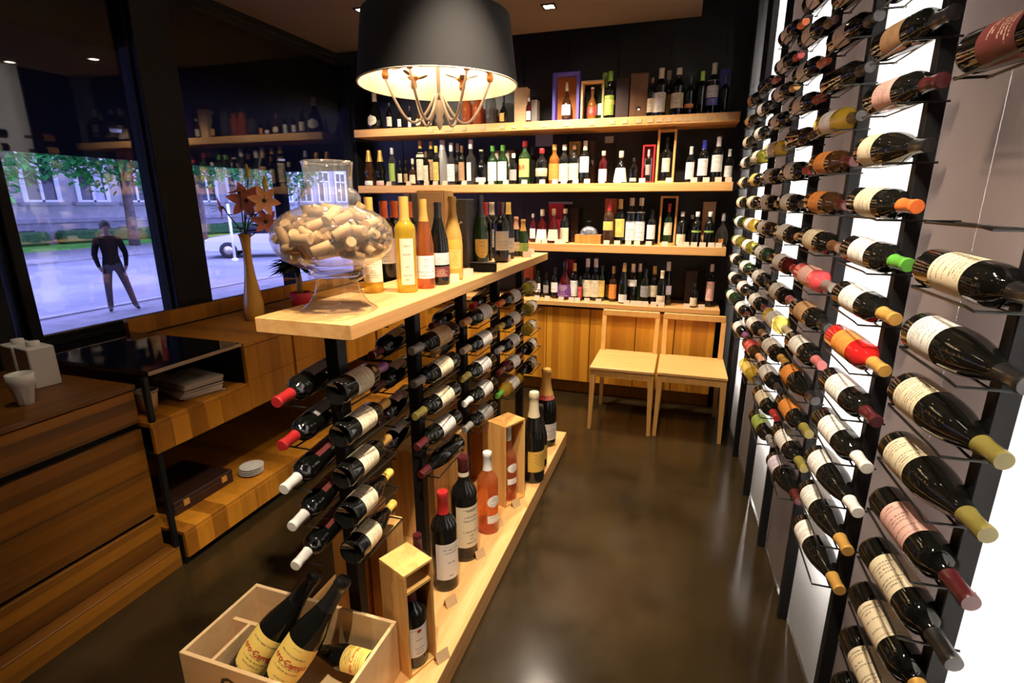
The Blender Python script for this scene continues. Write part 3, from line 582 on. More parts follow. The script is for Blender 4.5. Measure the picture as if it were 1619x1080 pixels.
while len(placed) < NC and tries < 20000:
    tries += 1
    z = .158 + .118 * (len(placed) / NC) + random.uniform(-.008, .016)
    a = random.uniform(0, 2 * math.pi); rmax = bowl_r(min(z, .285)) - .020
    rr = rmax * math.sqrt(random.uniform(.35 if len(placed) < NC * .7 else 0, 1))
    c = Vector((rr * math.cos(a), rr * math.sin(a), z))
    if any((c - q).length < .0285 for q in placed): continue
    ax = Vector((random.uniform(-1, 1), random.uniform(-1, 1), random.uniform(-.55, .55))).normalized()
    ok = True
    for e_ in (-1, 1):
        q = c + ax * .0265 * e_
        if math.hypot(q.x, q.y) > bowl_r(max(.133, min(q.z, .285))) - .016 or q.z < .146: ok = False
    if not ok: continue
    placed.append(c)
    o = obj('wine_cork', ck, None, Vector((JX, JY, CZ)) + c - ax * .0265, ax.to_track_quat('Z', 'Y').to_euler())
    tag(o, 'used wine cork lying in the big glass jar', 'cork', 'corks in the glass jar')

# ---- things standing on the plinth
PZ = .10
def pb(px, py, ytop, kind, glass, lab, cap, text, **kw):
    p = pt(px, py, z=PZ); top = pt(px, ytop, y=p.y).z; s = (top - PZ) / KINDS[kind]['h']
    return bottle(upright(p.x, p.y, PZ, kw.pop('face', -35)), kind, glass, lab, cap, text, 'bottles on the island plinth', s=s, **kw)
def open_box(name, x0, x1, y0, y1, z0, h, label, t=.010, shelf=None, mat='box_wood', rot=-23):
    """upright single-bottle case, open towards the aisle (+x)"""
    b = empty(name, ((x0 + x1) / 2, (y0 + y1) / 2, z0)); b.rotation_euler = (0, 0, R(rot)); tag(b, label, 'wine box', 'wooden bottle boxes on the plinth')
    ax, ay = (x1 - x0) / 2, (y1 - y0) / 2
    bx('side_panel', -ax, ax, -ay, -ay + t, 0, h, mat, b, bev=.001); bx('side_panel', -ax, ax, ay - t, ay, 0, h, mat, b, bev=.001)
    bx('back_panel', -ax, -ax + t, -ay + t, ay - t, 0, h, mat, b); bx('bottom_panel', -ax + t, ax, -ay + t, ay - t, 0, t, mat, b)
    bx('top_panel', -ax, ax, -ay, ay, h, h + t, mat, b, bev=.001)
    if shelf: bx('shelf', -ax + t, ax, -ay + t, ay - t, shelf, shelf + t, mat, b)
    return b
open_box('bottle_box', -.829, -.701, 1.196, 1.310, PZ, .385, 'pale wooden bottle box with inner shelf, nearest on the plinth', shelf=.318)
e = bottle(upright(-.750, 1.247, PZ + .010, -33), 'bordeaux', 'dark', 'white', 'maroon', 'dark wine bottle with white label standing inside the nearest wooden box', 'bottles on the island plinth', s=1.03, sx=1.2, labz=(.045, .155), arc=2.6)
obj('seal', patch('bordeaux', .135, .148, .35, off=.0009, rounded='disc'), e, mat='cap_red')
bottle(upright(-.845, 1.475, PZ, -60), 'bordeaux', 'dark', None, 'maroon', 'dark bottle without visible label squeezed behind the nearest wooden box', 'bottles on the island plinth', s=1.05)
e = pb(705, 922, 778, 'bordeaux', 'dark', 'white', 'red', 'dark wine bottle with red capsule and white label on the plinth', labz=(.04, .155))
e = pb(736, 876, 722, 'bordeaux', 'dark', 'cream', 'maroon', 'large magnum bottle with big cream label on the plinth', labz=(.045, .168), sx=.95, capz=.262, extra=[('cream', .246, .258, 4.0)])
bent('VALLE', .0105, .0376, .156, 'ink_dark', e)
pb(772, 836, 715, 'bordeaux', 'rose', 'white', 'white', 'rosé wine bottle with white screw cap beside the tall wooden box', shape='disc', labz=(.105, .15), arc=1.3, extra=[('white', .045, .075, 1.3)])
open_box('bottle_box', -.829, -.709, 2.215, 2.365, PZ, .435, 'tall open wooden box with a rosé bottle inside', rot=-25)
bottle(upright(-.764, 2.288, PZ + .010, -33), 'tall', 'rose', 'white', 'silver', 'rosé bottle with round white label standing inside the tall wooden box', 'bottles on the island plinth', s=1.28, shape='disc', labz=(.125, .165), arc=1.3, extra=[('white', .075, .10, 1.3)])
pb(843, 757, 620, 'champagne', 'dark', 'gold', 'cream', 'champagne bottle with cream and gold foil right of the tall wooden box', sx=.85, capz=.235)
pb(852, 735, 640, 'champagne', 'dark', 'gold', 'black', 'small dark champagne bottle between two larger ones on the plinth', sx=.9)
e = pb(862, 700, 583, 'champagne', 'dark', 'white', 'gold', 'largest champagne bottle with gold foil, red collar and white label', sx=.98, labz=(.03, .10), capz=.215, extra=[('red', .198, .218, 6.28)])
# closed cases behind them
def case(name, x0, x1, y0, y1, h, label, mat):
    b = empty(name, ((x0 + x1) / 2, (y0 + y1) / 2, PZ)); tag(b, label, 'wine box', 'closed wooden cases on the plinth'); ax, ay = (x1 - x0) / 2, (y1 - y0) / 2
    bx('body', -ax, ax, -ay, ay, 0, h - .012, mat, b, bev=.001); bx('lid', -ax - .001, ax + .001, -ay - .001, ay + .001, h - .0115, h, mat, b, bev=.001)
case('wine_case', -1.12, -.985, 1.345, 1.50, .43, 'upright orange wooden wine case behind the near end post', 'orange_box_wood')
case('wine_case', -.975, -.90, 1.36, 1.47, .38, 'narrow pale wooden wine case beside the orange case', 'box_wood')
case('wine_case', -1.16, -.955, 1.84, 1.985, .44, 'wide pale wooden wine case under the second rack column', 'box_wood')
case('wine_case', -1.14, -.93, 2.03, 2.16, .45, 'wooden wine case standing behind the rosé bottle', 'box_wood')
case('wine_case', -1.15, -.95, 2.42, 2.60, .45, 'wooden wine case under the third rack column', 'orange_box_wood')
for px, py in ((700, 1042), (712, 955), (758, 880), (787, 832), (815, 800), (846, 762), (869, 700)):
    p = pt(px, py, z=PZ); card(min(p.x, -.665), p.y, PZ, 'on the island plinth', R(60), .05, .036, 'card_wood')
# white-edged crate of bottles at the near end
X0, X1, Y0, Y1, CT = -1.330, -.772, .885, 1.19, .305
cr_ = empty('wine_crate', ((X0 + X1) / 2, (Y0 + Y1) / 2, PZ)); tag(cr_, 'open pale wooden crate holding bottles with yellow labels', 'crate')
hx, hy, hh, t = (X1 - X0) / 2, (Y1 - Y0) / 2, CT - PZ, .012
bx('front_panel', -hx, hx, -hy, -hy + t, 0, hh, 'crate_wood', cr_, bev=.001); bx('back_panel', -hx, hx, hy - t, hy, 0, hh, 'crate_wood', cr_, bev=.001)
bx('side_panel', -hx, -hx + t, -hy + t, hy - t, 0, hh, 'crate_wood', cr_, bev=.001); bx('side_panel', hx - t, hx, -hy + t, hy - t, 0, hh, 'crate_wood', cr_, bev=.001)
bx('bottom_panel', -hx + t, hx - t, -hy + t, hy - t, 0, .010, 'crate_wood', cr_)
dv = G().box(-hx + .03, -hx + .15, .03, .042, .010, .15).box(-hx + .13, -hx + .142, -.06, .03, .010, .15); 
bx('divider', -hx + t, -hx + .15, .03, .042, .010, .165, 'crate_wood', cr_); bx('divider', -hx + .075, -hx + .087, -hy + t, .03, .010, .165, 'crate_wood', cr_)
flat_text('O', .085, 'ink_dark', cr_, Matrix.Translation((-.10, -hy - .0006, .135)) @ Matrix.Rotation(R(90), 4, 'X'))
flat_text('J', .085, 'ink_dark', cr_, Matrix.Translation((.02, -hy - .0006, .14)) @ Matrix.Rotation(R(90), 4, 'X'))
def crate_bottle(base, tip, text):
    e = bottle(lying(base, Vector(tip) - Vector(base), (.35, -1, .30)), 'champagne', 'dark', 'yellow', 'black', text, 'bottles in the crate', labz=(.050, .155), shape='shield', arc=2.5, capz=.24, s=1.27)
    for s_, sz, z, m in (('ero Camps', .021, .110, 'ink_red'),):
        bent(s_, sz, .0448, z, m, e)
crate_bottle((-1.212, .958, .150), (-1.017, 1.15, .471), 'champagne bottle with yellow label in the crate, left of the two leaning ones')
crate_bottle((-1.090, .960, .150), (-.911, 1.14, .474), 'champagne bottle with yellow label in the crate, right of the two leaning ones')
e = bottle(lying((-1.268, .99, .175), Vector((.10, 1, -.1)), (-.3, -.6, 1)), 'champagne', 'dark', 'yellow', 'black', 'champagne bottle lying in the crate beside the wooden dividers', 'bottles in the crate', labz=(.02, .117), shape='disc', arc=2.6, s=.55)
e = bottle(lying((-.800, 1.11, .195), Vector((-1, .08, -.12)), (.1, -.75, 1)), 'champagne', 'dark', 'yellow', 'black', 'champagne bottle lying in the right end of the crate', 'bottles in the crate', labz=(.03, .13), arc=2.4, s=.9)
bent('ero Camps', .021, .0448, .085, 'ink_red', e)

# ================================================================ BACK WALL: SHELVES, CABINETS, CHAIRS
SY0, SY1 = 4.15, 4.488
SH = dict(top=2.205, upper=1.742, middle=1.278)
for nm, z in SH.items():
    x0 = -2.78 if nm != 'middle' else -2.78
    o = bx('shelf', x0, .315, SY0, SY1, z - .062, z, 'shelf_wood', bev=.002)
    tag(o, 'long thick pale wooden wall shelf, the %s one' % nm, 'shelf', 'wall shelves')
o = bx('cabinet_worktop', -2.78, .315, 4.13, 4.488, .775, .812, 'shelf_wood', bev=.002); tag(o, 'long wooden worktop over the low wall cabinets', 'worktop')
cx = -2.78; n = 0
cabw = [.50, .50, .37, .37, .37, .37, .30, .30]
for i, wd in enumerate(cabw):
    c = empty('low_cabinet', (cx, 4.17, 0))
    tag(c, 'low wooden wall cabinet, %s from the window' % nth(i), 'cabinet', 'low wall cabinets')
    bx('body', 0, wd, .024, .31, .12, .775, 'black_paint', c); bx('toe_kick', 0, wd, .06, .08, 0, .12, 'side_wood', c)
    dr = G().box(cx + .003, cx + wd - .003, 4.17, 4.192, .12, .752, bev=.0015).obj('door', 'door_wood', c); dr.matrix_parent_inverse = Matrix.Translation((-cx, -4.17, 0))
    pl = bx('pull', .05, wd - .05, .004, .024, .755, .765, 'rack_steel', c)
    cx += wd
# chairs
def chair(x0, x1, yf, text):
    c = empty('chair', ((x0 + x1) / 2, (yf + 4.0) / 2, 0)); tag(c, text, 'chair', 'two wooden chairs by the cabinets')
    W_, cy = (x1 - x0) / 2, (yf + 4.0) / 2; d0, d1 = yf - cy, 4.02 - cy
    def leg(xa, ya, xb, yb, zt, ta, tb):
        v = [(xa - ta, ya - ta, 0), (xa + ta, ya - ta, 0), (xa + ta, ya + ta, 0), (xa - ta, ya + ta, 0), (xb - tb, yb - tb, zt), (xb + tb, yb - tb, zt), (xb + tb, yb + tb, zt), (xb - tb, yb + tb, zt)]
        G().add(v, [(3, 2, 1, 0), (4, 5, 6, 7), (0, 1, 5, 4), (1, 2, 6, 5), (2, 3, 7, 6), (3, 0, 4, 7)]).obj('leg', 'chair_wood', c)
    for s in (-1, 1):
        leg(s * (W_ - .012), d0 + .015, s * (W_ - .022), d0 + .03, .445, .012, .019)
        leg(s * (W_ - .02), d1, s * (W_ - .03), d1 - .05, .445, .012, .018)
        v0 = Vector((s * (W_ - .025), d1 - .05, .445)); v1 = Vector((s * (W_ - .020), d1 + .015, .775))
        q = .016
        v = [v0 + Vector((a * q, b * q, 0)) for a, b in ((-1, -1), (1, -1), (1, 1), (-1, 1))] + [v1 + Vector((a * q, b * q * .7, 0)) for a, b in ((-1, -1), (1, -1), (1, 1), (-1, 1))]
        G().add(v, [(3, 2, 1, 0), (4, 5, 6, 7), (0, 1, 5, 4), (1, 2, 6, 5), (2, 3, 7, 6), (3, 0, 4, 7)]).obj('back_post', 'chair_wood', c)
    G().box(-W_ + .008, W_ - .008, d1 - .004, d1 + .022, .745, .79, bev=.003).obj('back_rail', 'chair_wood', c)
    G().box(-W_, W_, d0 - .004, d1 - .03, .455, .478, bev=.004).obj('seat', 'chair_seat', c)
    for nm, a in (('front_rail', (-W_ + .03, W_ - .03, d0 + .012, d0 + .030, .405, .455)), ('rear_rail', (-W_ + .03, W_ - .03, d1 - .065, d1 - .047, .405, .455)), ('side_rail', (-W_ + .012, -W_ + .03, d0 + .04, d1 - .06, .405, .455)), ('side_rail', (W_ - .03, W_ - .012, d0 + .04, d1 - .06, .405, .455))):
        G().box(*a).obj(nm, 'chair_wood', c)
wood('chair_seat', (.78, .45, .16), (.58, .29, .07), 0, contrast=.7)
chair(-.552, -.108, 3.50, 'pale wooden chair with open frame back, left of the pair')
chair(-.092, .362, 3.52, 'pale wooden chair with open frame back, beside the wall rack')

# ---- shelf bottles: px, base-to-top pixels, kind, glass, label, cap, options
BY = 4.27
def fill(shelf, z, items, where, start=0):
    i = 0
    for it in items:
        px, ytop, kind, glass, lab, cap = it[:6]; opt = dict(it[6]) if len(it) > 6 else {}
        y = opt.pop('y', BY); p = pt(px, ytop, y=y); s = max(.35, (p.z - z) / KINDS[kind]['h'])
        i += 1
        bottle(upright(p.x, y, z, -100), kind, glass, lab, cap, '%s, %s from the left on the %s' % (describe(glass, lab, cap), nth(i - 1), where), 'bottles on the ' + where, s=s, name='bottle', **opt)
fill('top', 2.205, [
 (591, 147, 'round', 'black', 'cream', 'cream', dict(shape='disc', arc=1.7, labz=(.03, .10), sx=.9)), (615, 163, 'spirit', 'black', 'cream', 'black', dict(sx=.9)), (631, 171, 'spirit', 'dark', 'white', 'black', dict(sx=.8)), (647, 168, 'tall', 'dark', 'white', 'black', dict(sx=.8)),
 (663, 165, 'round', 'brown', 'cream', 'brown', dict(sx=.85, shape='disc', arc=1.5)), (681, 175, 'squat', 'dark', 'white', 'black', dict(shape='disc', arc=1.6, sx=.85)), (695, 172, 'spirit', 'dark', 'orange', 'black', dict(sx=.8)),
 (796, 152, 'round', 'dark', 'gold', 'black', dict(sx=.7, arc=1.2)), (836, 155, 'spirit', 'darkred', 'white', 'white', dict(sx=.8)),
 (957, 116, 'champagne', 'green', 'white', 'lime', dict(y=4.36)), (966, 113, 'tall', 'dark', 'green', 'lime', dict(extra=[('yellow', .10, .13, 4.0)])),
 (1032, 123, 'spirit', 'dark', 'cream', 'brown', dict(sx=.8)), (1047, 108, 'bordeaux', 'dark', 'white', 'cream', dict(sx=1.1, labz=(.03, .15))), (1059, 112, 'tall', 'brown', 'yellow', 'cream', dict(y=4.36)), (1075, 108, 'spirit', 'dark', 'cream', 'cream', dict(sx=1.0, labz=(.05, .14))),
 (1093, 122, 'spirit', 'dark', 'orange', 'black', dict(labz=(.06, .09), sx=.9)), (1103, 128, 'bordeaux', 'dark', None, 'black', dict(y=4.34)), (1112, 113, 'bordeaux', 'dark', None, 'lime', {}), (1131, 100, 'bordeaux', 'dark', 'white', 'cream', dict(labz=(.10, .20), extra=[('blue', .055, .095, 2.4)])), (1149, 120, 'bordeaux', 'dark', None, 'black', dict(y=4.25)),
], 'top shelf')
fill('upper', 1.742, [
 (582, 238, 'cone', 'brown', 'white', 'gold', dict(sx=1.2)), (600, 238, 'cone', 'dark', 'pink', 'gold', dict(sx=1.15)), (619, 234, 'slim', 'clear', 'green', 'silver', dict(sx=1.1)), (632, 254, 'spirit', 'dark', 'cream', 'black', dict(sx=.8)), (641, 254, 'spirit', 'dark', 'tan', 'black', dict(sx=.75, y=4.32)), (652, 251, 'bell', 'brown', 'cream', 'cream', dict(sx=.75)),
 (664, 223, 'slim', 'dark', 'cream', 'gold', dict(extra=[('cream', .21, .245, 3)], sx=1.1)), (673, 240, 'slim', 'dark', 'cream', 'brown', dict(y=4.22)), (681, 224, 'slim', 'dark', 'tan', 'gold', {}), (689, 231, 'slim', 'dark', 'yellow', 'yellow', dict(y=4.22)), (699, 222, 'flute', 'frost', None, 'silver', dict(sx=1.3)), (713, 226, 'tall', 'clear', 'white', 'white', {}), (723, 227, 'tall', 'dark', 'grey', 'white', dict(sx=.8, y=4.33)), (730, 231, 'slim', 'dark', 'tan', 'brown', {}),
 (744, 221, 'tall', 'clear', 'white', 'white', dict(arc=1.0)), (761, 237, 'squat', 'black', 'white', 'cream', dict(labz=(.02, .05), sx=.8)), (779, 231, 'spirit', 'green', 'white', 'green', dict(labz=(.03, .17))), (795, 230, 'spirit', 'green', 'white', 'green', dict(labz=(.03, .17))), (812, 243, 'spirit', 'dark', 'grey', 'white', {}),
 (830, 223, 'spirit', 'green', 'yellow', 'red', dict(labz=(.05, .17))), (842, 232, 'bordeaux', 'dark', None, 'black', dict(y=4.36)), (857, 235, 'spirit', 'dark', 'cream', 'red', dict(sx=1.25, labz=(.0, .13), arc=3)), (877, 229, 'spirit', 'amber', 'orange', 'gold', dict(labz=(.03, .15))), (893, 229, 'spirit', 'dark', 'cream', 'cream', dict(labz=(.02, .15))), (909, 228, 'spirit', 'dark', 'cream', 'brown', dict(labz=(.03, .15))), (926, 223, 'bordeaux', 'dark', 'white', 'cream', dict(labz=(.08, .19))),
 (955, 239, 'spirit', 'darkred', 'white', 'cream', dict(labz=(.02, .13))), (983, 239, 'bell', 'dark', 'white', 'cream', dict(labz=(.01, .12), arc=2.8)), (1003, 250, 'spirit', 'black', 'cream', 'black', dict(labz=(.02, .06), y=4.24)), (1094, 232, 'bordeaux', 'dark', 'white', 'white', dict(labz=(.03, .17))), (1115, 222, 'bordeaux', 'dark', 'white', 'blue', dict(labz=(.05, .17))), (1138, 216, 'bordeaux', 'dark', 'white', 'white', dict(labz=(.07, .18))), (1155, 236, 'bordeaux', 'dark', 'white', 'white', dict(labz=(.05, .15))),
], 'upper shelf')
fill('middle', 1.278, [
 (843, 338, 'spirit', 'darkred', 'white', 'white', dict(sx=.8)), (858, 331, 'bell', 'darkred', 'white', 'cream', dict(sx=.9)), (876, 330, 'bell', 'darkred', 'cream', 'brown', dict(sx=.85, y=4.22)), (894, 330, 'spirit', 'dark', 'cream', 'cream', dict(labz=(.01, .13))),
 (964, 318, 'bordeaux', 'brown', 'yellow', 'red', dict(labz=(.10, .16), y=4.23)), (982, 315, 'bordeaux', 'dark', 'yellow', 'yellow', dict(labz=(.05, .17))), (1000, 313, 'slim', 'dark', 'white', 'cream', dict(labz=(.03, .23), sx=1.2)), (1015, 313, 'slim', 'dark', 'white', 'cream', dict(labz=(.03, .23), sx=1.2)), (1032, 331, 'bordeaux', 'dark', 'white', 'black', dict(labz=(.05, .17))),
 (1080, 335, 'spirit', 'dark', 'cream', 'white', dict(labz=(.01, .10), sx=.95)), (1095, 340, 'spirit', 'dark', None, 'white', dict(y=4.36, sx=.85)), (1104, 335, 'spirit', 'dark', 'green', 'white', dict(labz=(.12, .135), y=4.22, sx=.95)), (1124, 335, 'spirit', 'dark', 'green', 'white', dict(labz=(.12, .135), y=4.22, sx=.95)), (1145, 337, 'round', 'clear', 'orange', 'silver', dict(sx=.75, labz=(.03, .06), arc=.8)),
], 'middle shelf')
fill('worktop', .812, [
 (834, 430, 'bordeaux', 'dark', 'white', 'red', {}), (851, 427, 'bordeaux', 'dark', 'white', 'black', {}), (864, 432, 'bordeaux', 'dark', 'grey', 'black', {}), (878, 423, 'bordeaux', 'dark', 'white', 'black', {}), (895, 413, 'bell', 'darkred', 'purple', 'maroon', {}), (909, 416, 'bordeaux', 'dark', 'white', 'yellow', dict(labz=(.03, .16))), (918, 437, 'slim', 'dark', 'red', 'black', dict(y=4.22, s=None) if False else dict(y=4.22)), (930, 409, 'tall', 'dark', 'cream', 'white', {}), (943, 409, 'tall', 'dark', 'cream', 'white', {}), (953, 420, 'slim', 'green', 'yellow', 'black', {}), (962, 432, 'slim', 'dark', 'tan', 'black', dict(y=4.33)), (971, 421, 'tall', 'brown', 'orange', 'gold', {}),
 (988, 416, 'flute', 'dark', 'white', 'gold', dict(labz=(.01, .075), y=4.22)), (1002, 417, 'bordeaux', 'dark', 'white', 'white', dict(labz=(.13, .18))), (1013, 417, 'flute', 'green', None, 'white', dict(y=4.30)), (1022, 425, 'bordeaux', 'dark', 'grey', 'black', dict(y=4.24)), (1036, 421, 'bordeaux', 'dark', 'cream', 'yellow', dict(labz=(.06, .15))), (1048, 428, 'bordeaux', 'dark', 'cream', 'cream', dict(labz=(.01, .09), y=4.2)), (1058, 414, 'flute', 'dark', 'lilac', 'white', dict(labz=(.08, .15))), (1099, 448, 'spirit', 'dark', 'cream', 'black', dict(labz=(.02, .12), y=4.21)), (1127, 418, 'slim', 'dark', 'pink', 'white', dict(labz=(.05, .20))),
], 'worktop')
# the yellow-label bottle carries red letters
for o in list(bpy.data.objects):
    if o.get('label', '').startswith('green bottle, yellow label, red cap'):
        bent('J&B', .046, .0424, .112, 'ink_red', o, R(-14))
# price cards along the shelves
for z, y, where, xs in ((1.742, 4.175, 'on the upper shelf edge', [617, 648, 676, 690, 705, 735, 762, 777, 800, 829, 857, 877, 891, 909, 927, 950, 975, 1013, 1055, 1094, 1113, 1132, 1148]),
                        (1.278, 4.175, 'on the middle shelf edge', [852, 862, 883, 892, 962, 979, 997, 1011, 1030, 1056, 1081, 1090, 1103, 1117, 1131, 1143]),
                        (.812, 4.16, 'on the worktop edge', [851, 868, 891, 908, 918, 934, 953, 1000, 1011, 1021, 1031, 1045, 1058, 1100, 1125])):
    for px in xs:
        p = pt(px, 320, y=y); card(p.x, y, z, where)
for px in [681, 705, 712, 733, 763, 794, 813, 833, 861, 896, 936, 968, 988, 1010, 1028, 1043, 1057, 1073, 1088, 1102, 1121, 1143, 1156]:
    p = pt(px, 190, y=4.15)
    o = bx('price_tag', -.02, .02, -.004, 0, -.045, -.018, 'card_wood'); o.location = (p.x, 4.1495, 2.205); CARDN['t'] = CARDN.get('t', 0) + 1; tag(o, 'small wooden price tag on the top shelf front, %s from the left' % nth(CARDN['t'] - 1), 'price tag', 'price tags on the top shelf front')
# ---- boxes and other things on the shelves
def gift(px0, px1, ytop, z, mat, label, depth=.09, y=4.30, frame=None, inner=None, name='gift_box', cat='gift box', lid=True):
    a, b = pt(px0, ytop, y=y), pt(px1, ytop, y=y); h = a.z - z; wd = (b.x - a.x) / 2
    e = empty(name, ((a.x + b.x) / 2, y + depth / 2, z)); tag(e, label, cat)
    if frame:
        f = frame
        for nm, q in (('side_panel', (-wd, -wd + f, 0, h)), ('side_panel', (wd - f, wd, 0, h)), ('bottom_panel', (-wd + f, wd - f, 0, f)), ('top_panel', (-wd + f, wd - f, h - f, h))):
            bx(nm, q[0], q[1], -depth / 2, depth / 2, q[2], q[3], mat, e, bev=.002)
        bx('back_panel', -wd + f, wd - f, depth / 2 - .006, depth / 2, f, h - f, inner or mat, e)
    else:
        bx('body', -wd, wd, -depth / 2, depth / 2, 0, h * .965, mat, e, bev=.002)
        bx('lid', -wd - .001, wd + .001, -depth / 2 - .001, depth / 2 + .001, h * .965, h, mat, e, bev=.001)
    return e
plain('box_purple', (.10, .08, .42), .5); plain('box_red', (.55, .02, .03), .45); plain('box_gold', (.60, .38, .08), .35, metal=.4); plain('box_brown', (.032, .011, .007), .5); plain('box_orange', (.55, .14, .03), .5); plain('box_grey', (.35, .34, .34), .5); plain('orange_velvet', (.5, .16, .03), .8)
gift(874, 917, 115, 2.205, 'box_purple', 'purple presentation box framing a bottle on the top shelf', frame=.024, inner='orange_velvet')
p = pt(896, 130, y=4.31); bottle(upright(p.x, 4.325, 2.230, -95), 'round', 'brown', 'lilac', 'cream', 'small decanter bottle inside the purple presentation box', 'boxed bottles', s=(p.z - 2.23) / .25, sx=.62, name='bottle')
gift(919, 956, 128, 2.205, 'crate_wood', 'pale framed presentation box with a dark bottle on the top shelf', frame=.016, inner='black_paint')
p = pt(937, 138, y=4.31); bottle(upright(p.x, 4.325, 2.222, -95), 'squat', 'amber', 'red', 'cream', 'squat bottle with red label inside the pale framed box', 'boxed bottles', s=(p.z - 2.222) / .24, sx=.7, name='bottle')
gift(975, 996, 124, 2.205, 'box_brown', 'dark brown carton standing on the top shelf', y=4.26, name='carton', cat='carton')
e = gift(998, 1026, 116, 2.205, 'dark_box_wood', 'brown wooden box with small emblem on the top shelf', y=4.25, name='wooden_box', cat='wooden box')
G().lathe([(.0004, 0), (.016, 0), (.016, .002), (.0004, .002)], 14, squash=.75).xf(Matrix.Translation((.004, -.0465, .07)) @ Matrix.Rotation(R(90), 4, 'X')).obj('emblem', 'black_paint', e)
G().lathe([(.0004, 0), (.010, 0), (.010, .002), (.0004, .002)], 12, squash=.8).xf(Matrix.Translation((.006, -.0485, .062)) @ Matrix.Rotation(R(90), 4, 'X')).obj('emblem', 'ink_white', e)
gift(813, 833, 139, 2.205, 'crate_wood', 'plain pale wooden box standing behind the lampshade on the top shelf', y=4.28, name='wooden_box', cat='wooden box')
gift(840, 849, 158, 2.205, 'box_grey', 'narrow grey carton beside the small red bottle on the top shelf', y=4.34, name='carton', cat='carton')
gift(1140, 1157, 110, 2.205, 'box_purple', 'blue carton behind the last dark bottle on the top shelf', y=4.38, name='carton', cat='carton')
gift(1041, 1071, 205, 1.742, 'box_wood', 'tall wooden frame box with a bottle on the upper shelf', frame=.016, inner='black_paint', y=4.26)
p = pt(1056, 217, y=4.27); bottle(upright(p.x, 4.295, 1.759, -95), 'bordeaux', 'dark', 'cream', 'black', 'dark bottle inside the tall wooden frame box on the upper shelf', 'boxed bottles', s=(p.z - 1.759) / .3, sx=.8, name='bottle')
gift(1017, 1037, 229, 1.742, 'box_red', 'red open presentation box on the upper shelf', frame=.012, inner='box_grey', y=4.26)
p = pt(1026, 236, y=4.27); bottle(upright(p.x, 4.29, 1.755, -95), 'bordeaux', 'dark', 'grey', 'white', 'dark bottle inside the red presentation box', 'boxed bottles', s=(p.z - 1.755) / .3, sx=.7, name='bottle')
gift(900, 917, 224, 1.742, 'box_gold', 'golden tube carton behind bottles on the upper shelf', y=4.36, name='carton', cat='carton')
gift(932, 940, 222, 1.742, 'box_brown', 'narrow dark red carton on the upper shelf', y=4.34, name='carton', cat='carton')
for px, t_ in ((788, 'left'), (806, 'right')):
    p = pt(px, 231, y=4.39); c = empty('cylinder_tin', (p.x, 4.39, 1.742)); tag(c, 'white cylindrical bottle tin on the upper shelf, %s of two' % t_, 'tin', 'white tins')
    G().lathe([(.0004, 0), (.042, 0), (.042, .24), (.0004, .24)], 20).obj('body', 'white_ceramic', c, True).data.set_sharp_from_angle(angle=R(40)); G().lathe([(.0435, .235), (.0435, .275), (.041, .279), (.0004, .279)], 20).obj('lid', 'card', c, True).data.set_sharp_from_angle(angle=R(40))
gift(1045, 1073, 310, 1.278, 'box_wood', 'wooden frame box with a bottle on the middle shelf', frame=.015, inner='black_paint', y=4.27)
p = pt(1059, 322, y=4.28); bottle(upright(p.x, 4.30, 1.294, -95), 'bordeaux', 'green', 'cream', 'red', 'bottle with red cap inside the wooden frame box on the middle shelf', 'boxed bottles', s=(p.z - 1.294) / .3, sx=.85, name='bottle')
gift(868, 889, 322, 1.278, 'box_red', 'bright red carton on the middle shelf', y=4.32, name='carton', cat='carton')
gift(957, 976, 314, 1.278, 'box_orange', 'orange carton behind a bottle on the middle shelf', y=4.34, name='carton', cat='carton')
gift(903, 915, 329, 1.278, 'box_brown', 'reddish brown carton on the middle shelf', y=4.34, name='carton', cat='carton')
gift(1113, 1133, 319, 1.278, 'crate_wood', 'tan wooden box behind a dark bottle on the middle shelf', y=4.36, name='wooden_box', cat='wooden box')
e = gift(909, 950, 371, 1.278, 'orange_box_wood', 'low orange wooden box with domed silver decanter on the middle shelf', y=4.22, name='wooden_box', cat='wooden box')
hz = pt(930, 371, y=4.22).z - 1.278
dm = G().lathe([(.072, hz), (.070, hz + .02), (.055, hz + .045), (.03, hz + .06), (.012, hz + .064), (.0004, hz + .065)], 24, squash=.5).obj('dome', 'glass_silver', e, True)
G().lathe([(.008, hz + .062), (.010, hz + .085), (.022, hz + .095), (.020, hz + .106), (.0004, hz + .108)], 14).obj('stopper', 'black_paint', e, True)
gift(825, 843, 421, .812, 'box_orange', 'orange carton behind bottles at the left of the worktop', y=4.38, name='carton', cat='carton')
gift(893, 908, 411, .812, 'box_red', 'red carton behind the purple bottle on the worktop', y=4.38, name='carton', cat='carton')
gift(1085, 1104, 428, .812, 'box_brown', 'dark carton behind the lone cream-label bottle on the worktop', y=4.36, name='carton', cat='carton')
# clear decanters behind the lamp
for i, (px, yt, m) in enumerate(((718, 172, 'glass_clear'), (738, 158, 'glass_rose'), (755, 158, 'glass_rose'), (776, 150, 'glass_clear'))):
    p = pt(px, yt, y=4.30); h = p.z - 2.205
    d = empty('glass_decanter', (p.x, 4.30, 2.205)); tag(d, 'tall glass decanter on the top shelf below the lampshade, %s from the left' % nth(i), 'decanter', 'decanters on the top shelf')
    G().lathe([(.0004, .002), (.040, 0), (.044, .006), (.044, h * .8), (.030, h * .92), (.030, h), (.027, h), (.027, h * .93), (.041, h * .79), (.041, .012), (.0004, .012)], 20).obj('body', m, d, True); G().lathe([(.0275, h * .98), (.034, h), (.034, h + .015), (.0004, h + .018)], 16).obj('stopper', m, d, True)
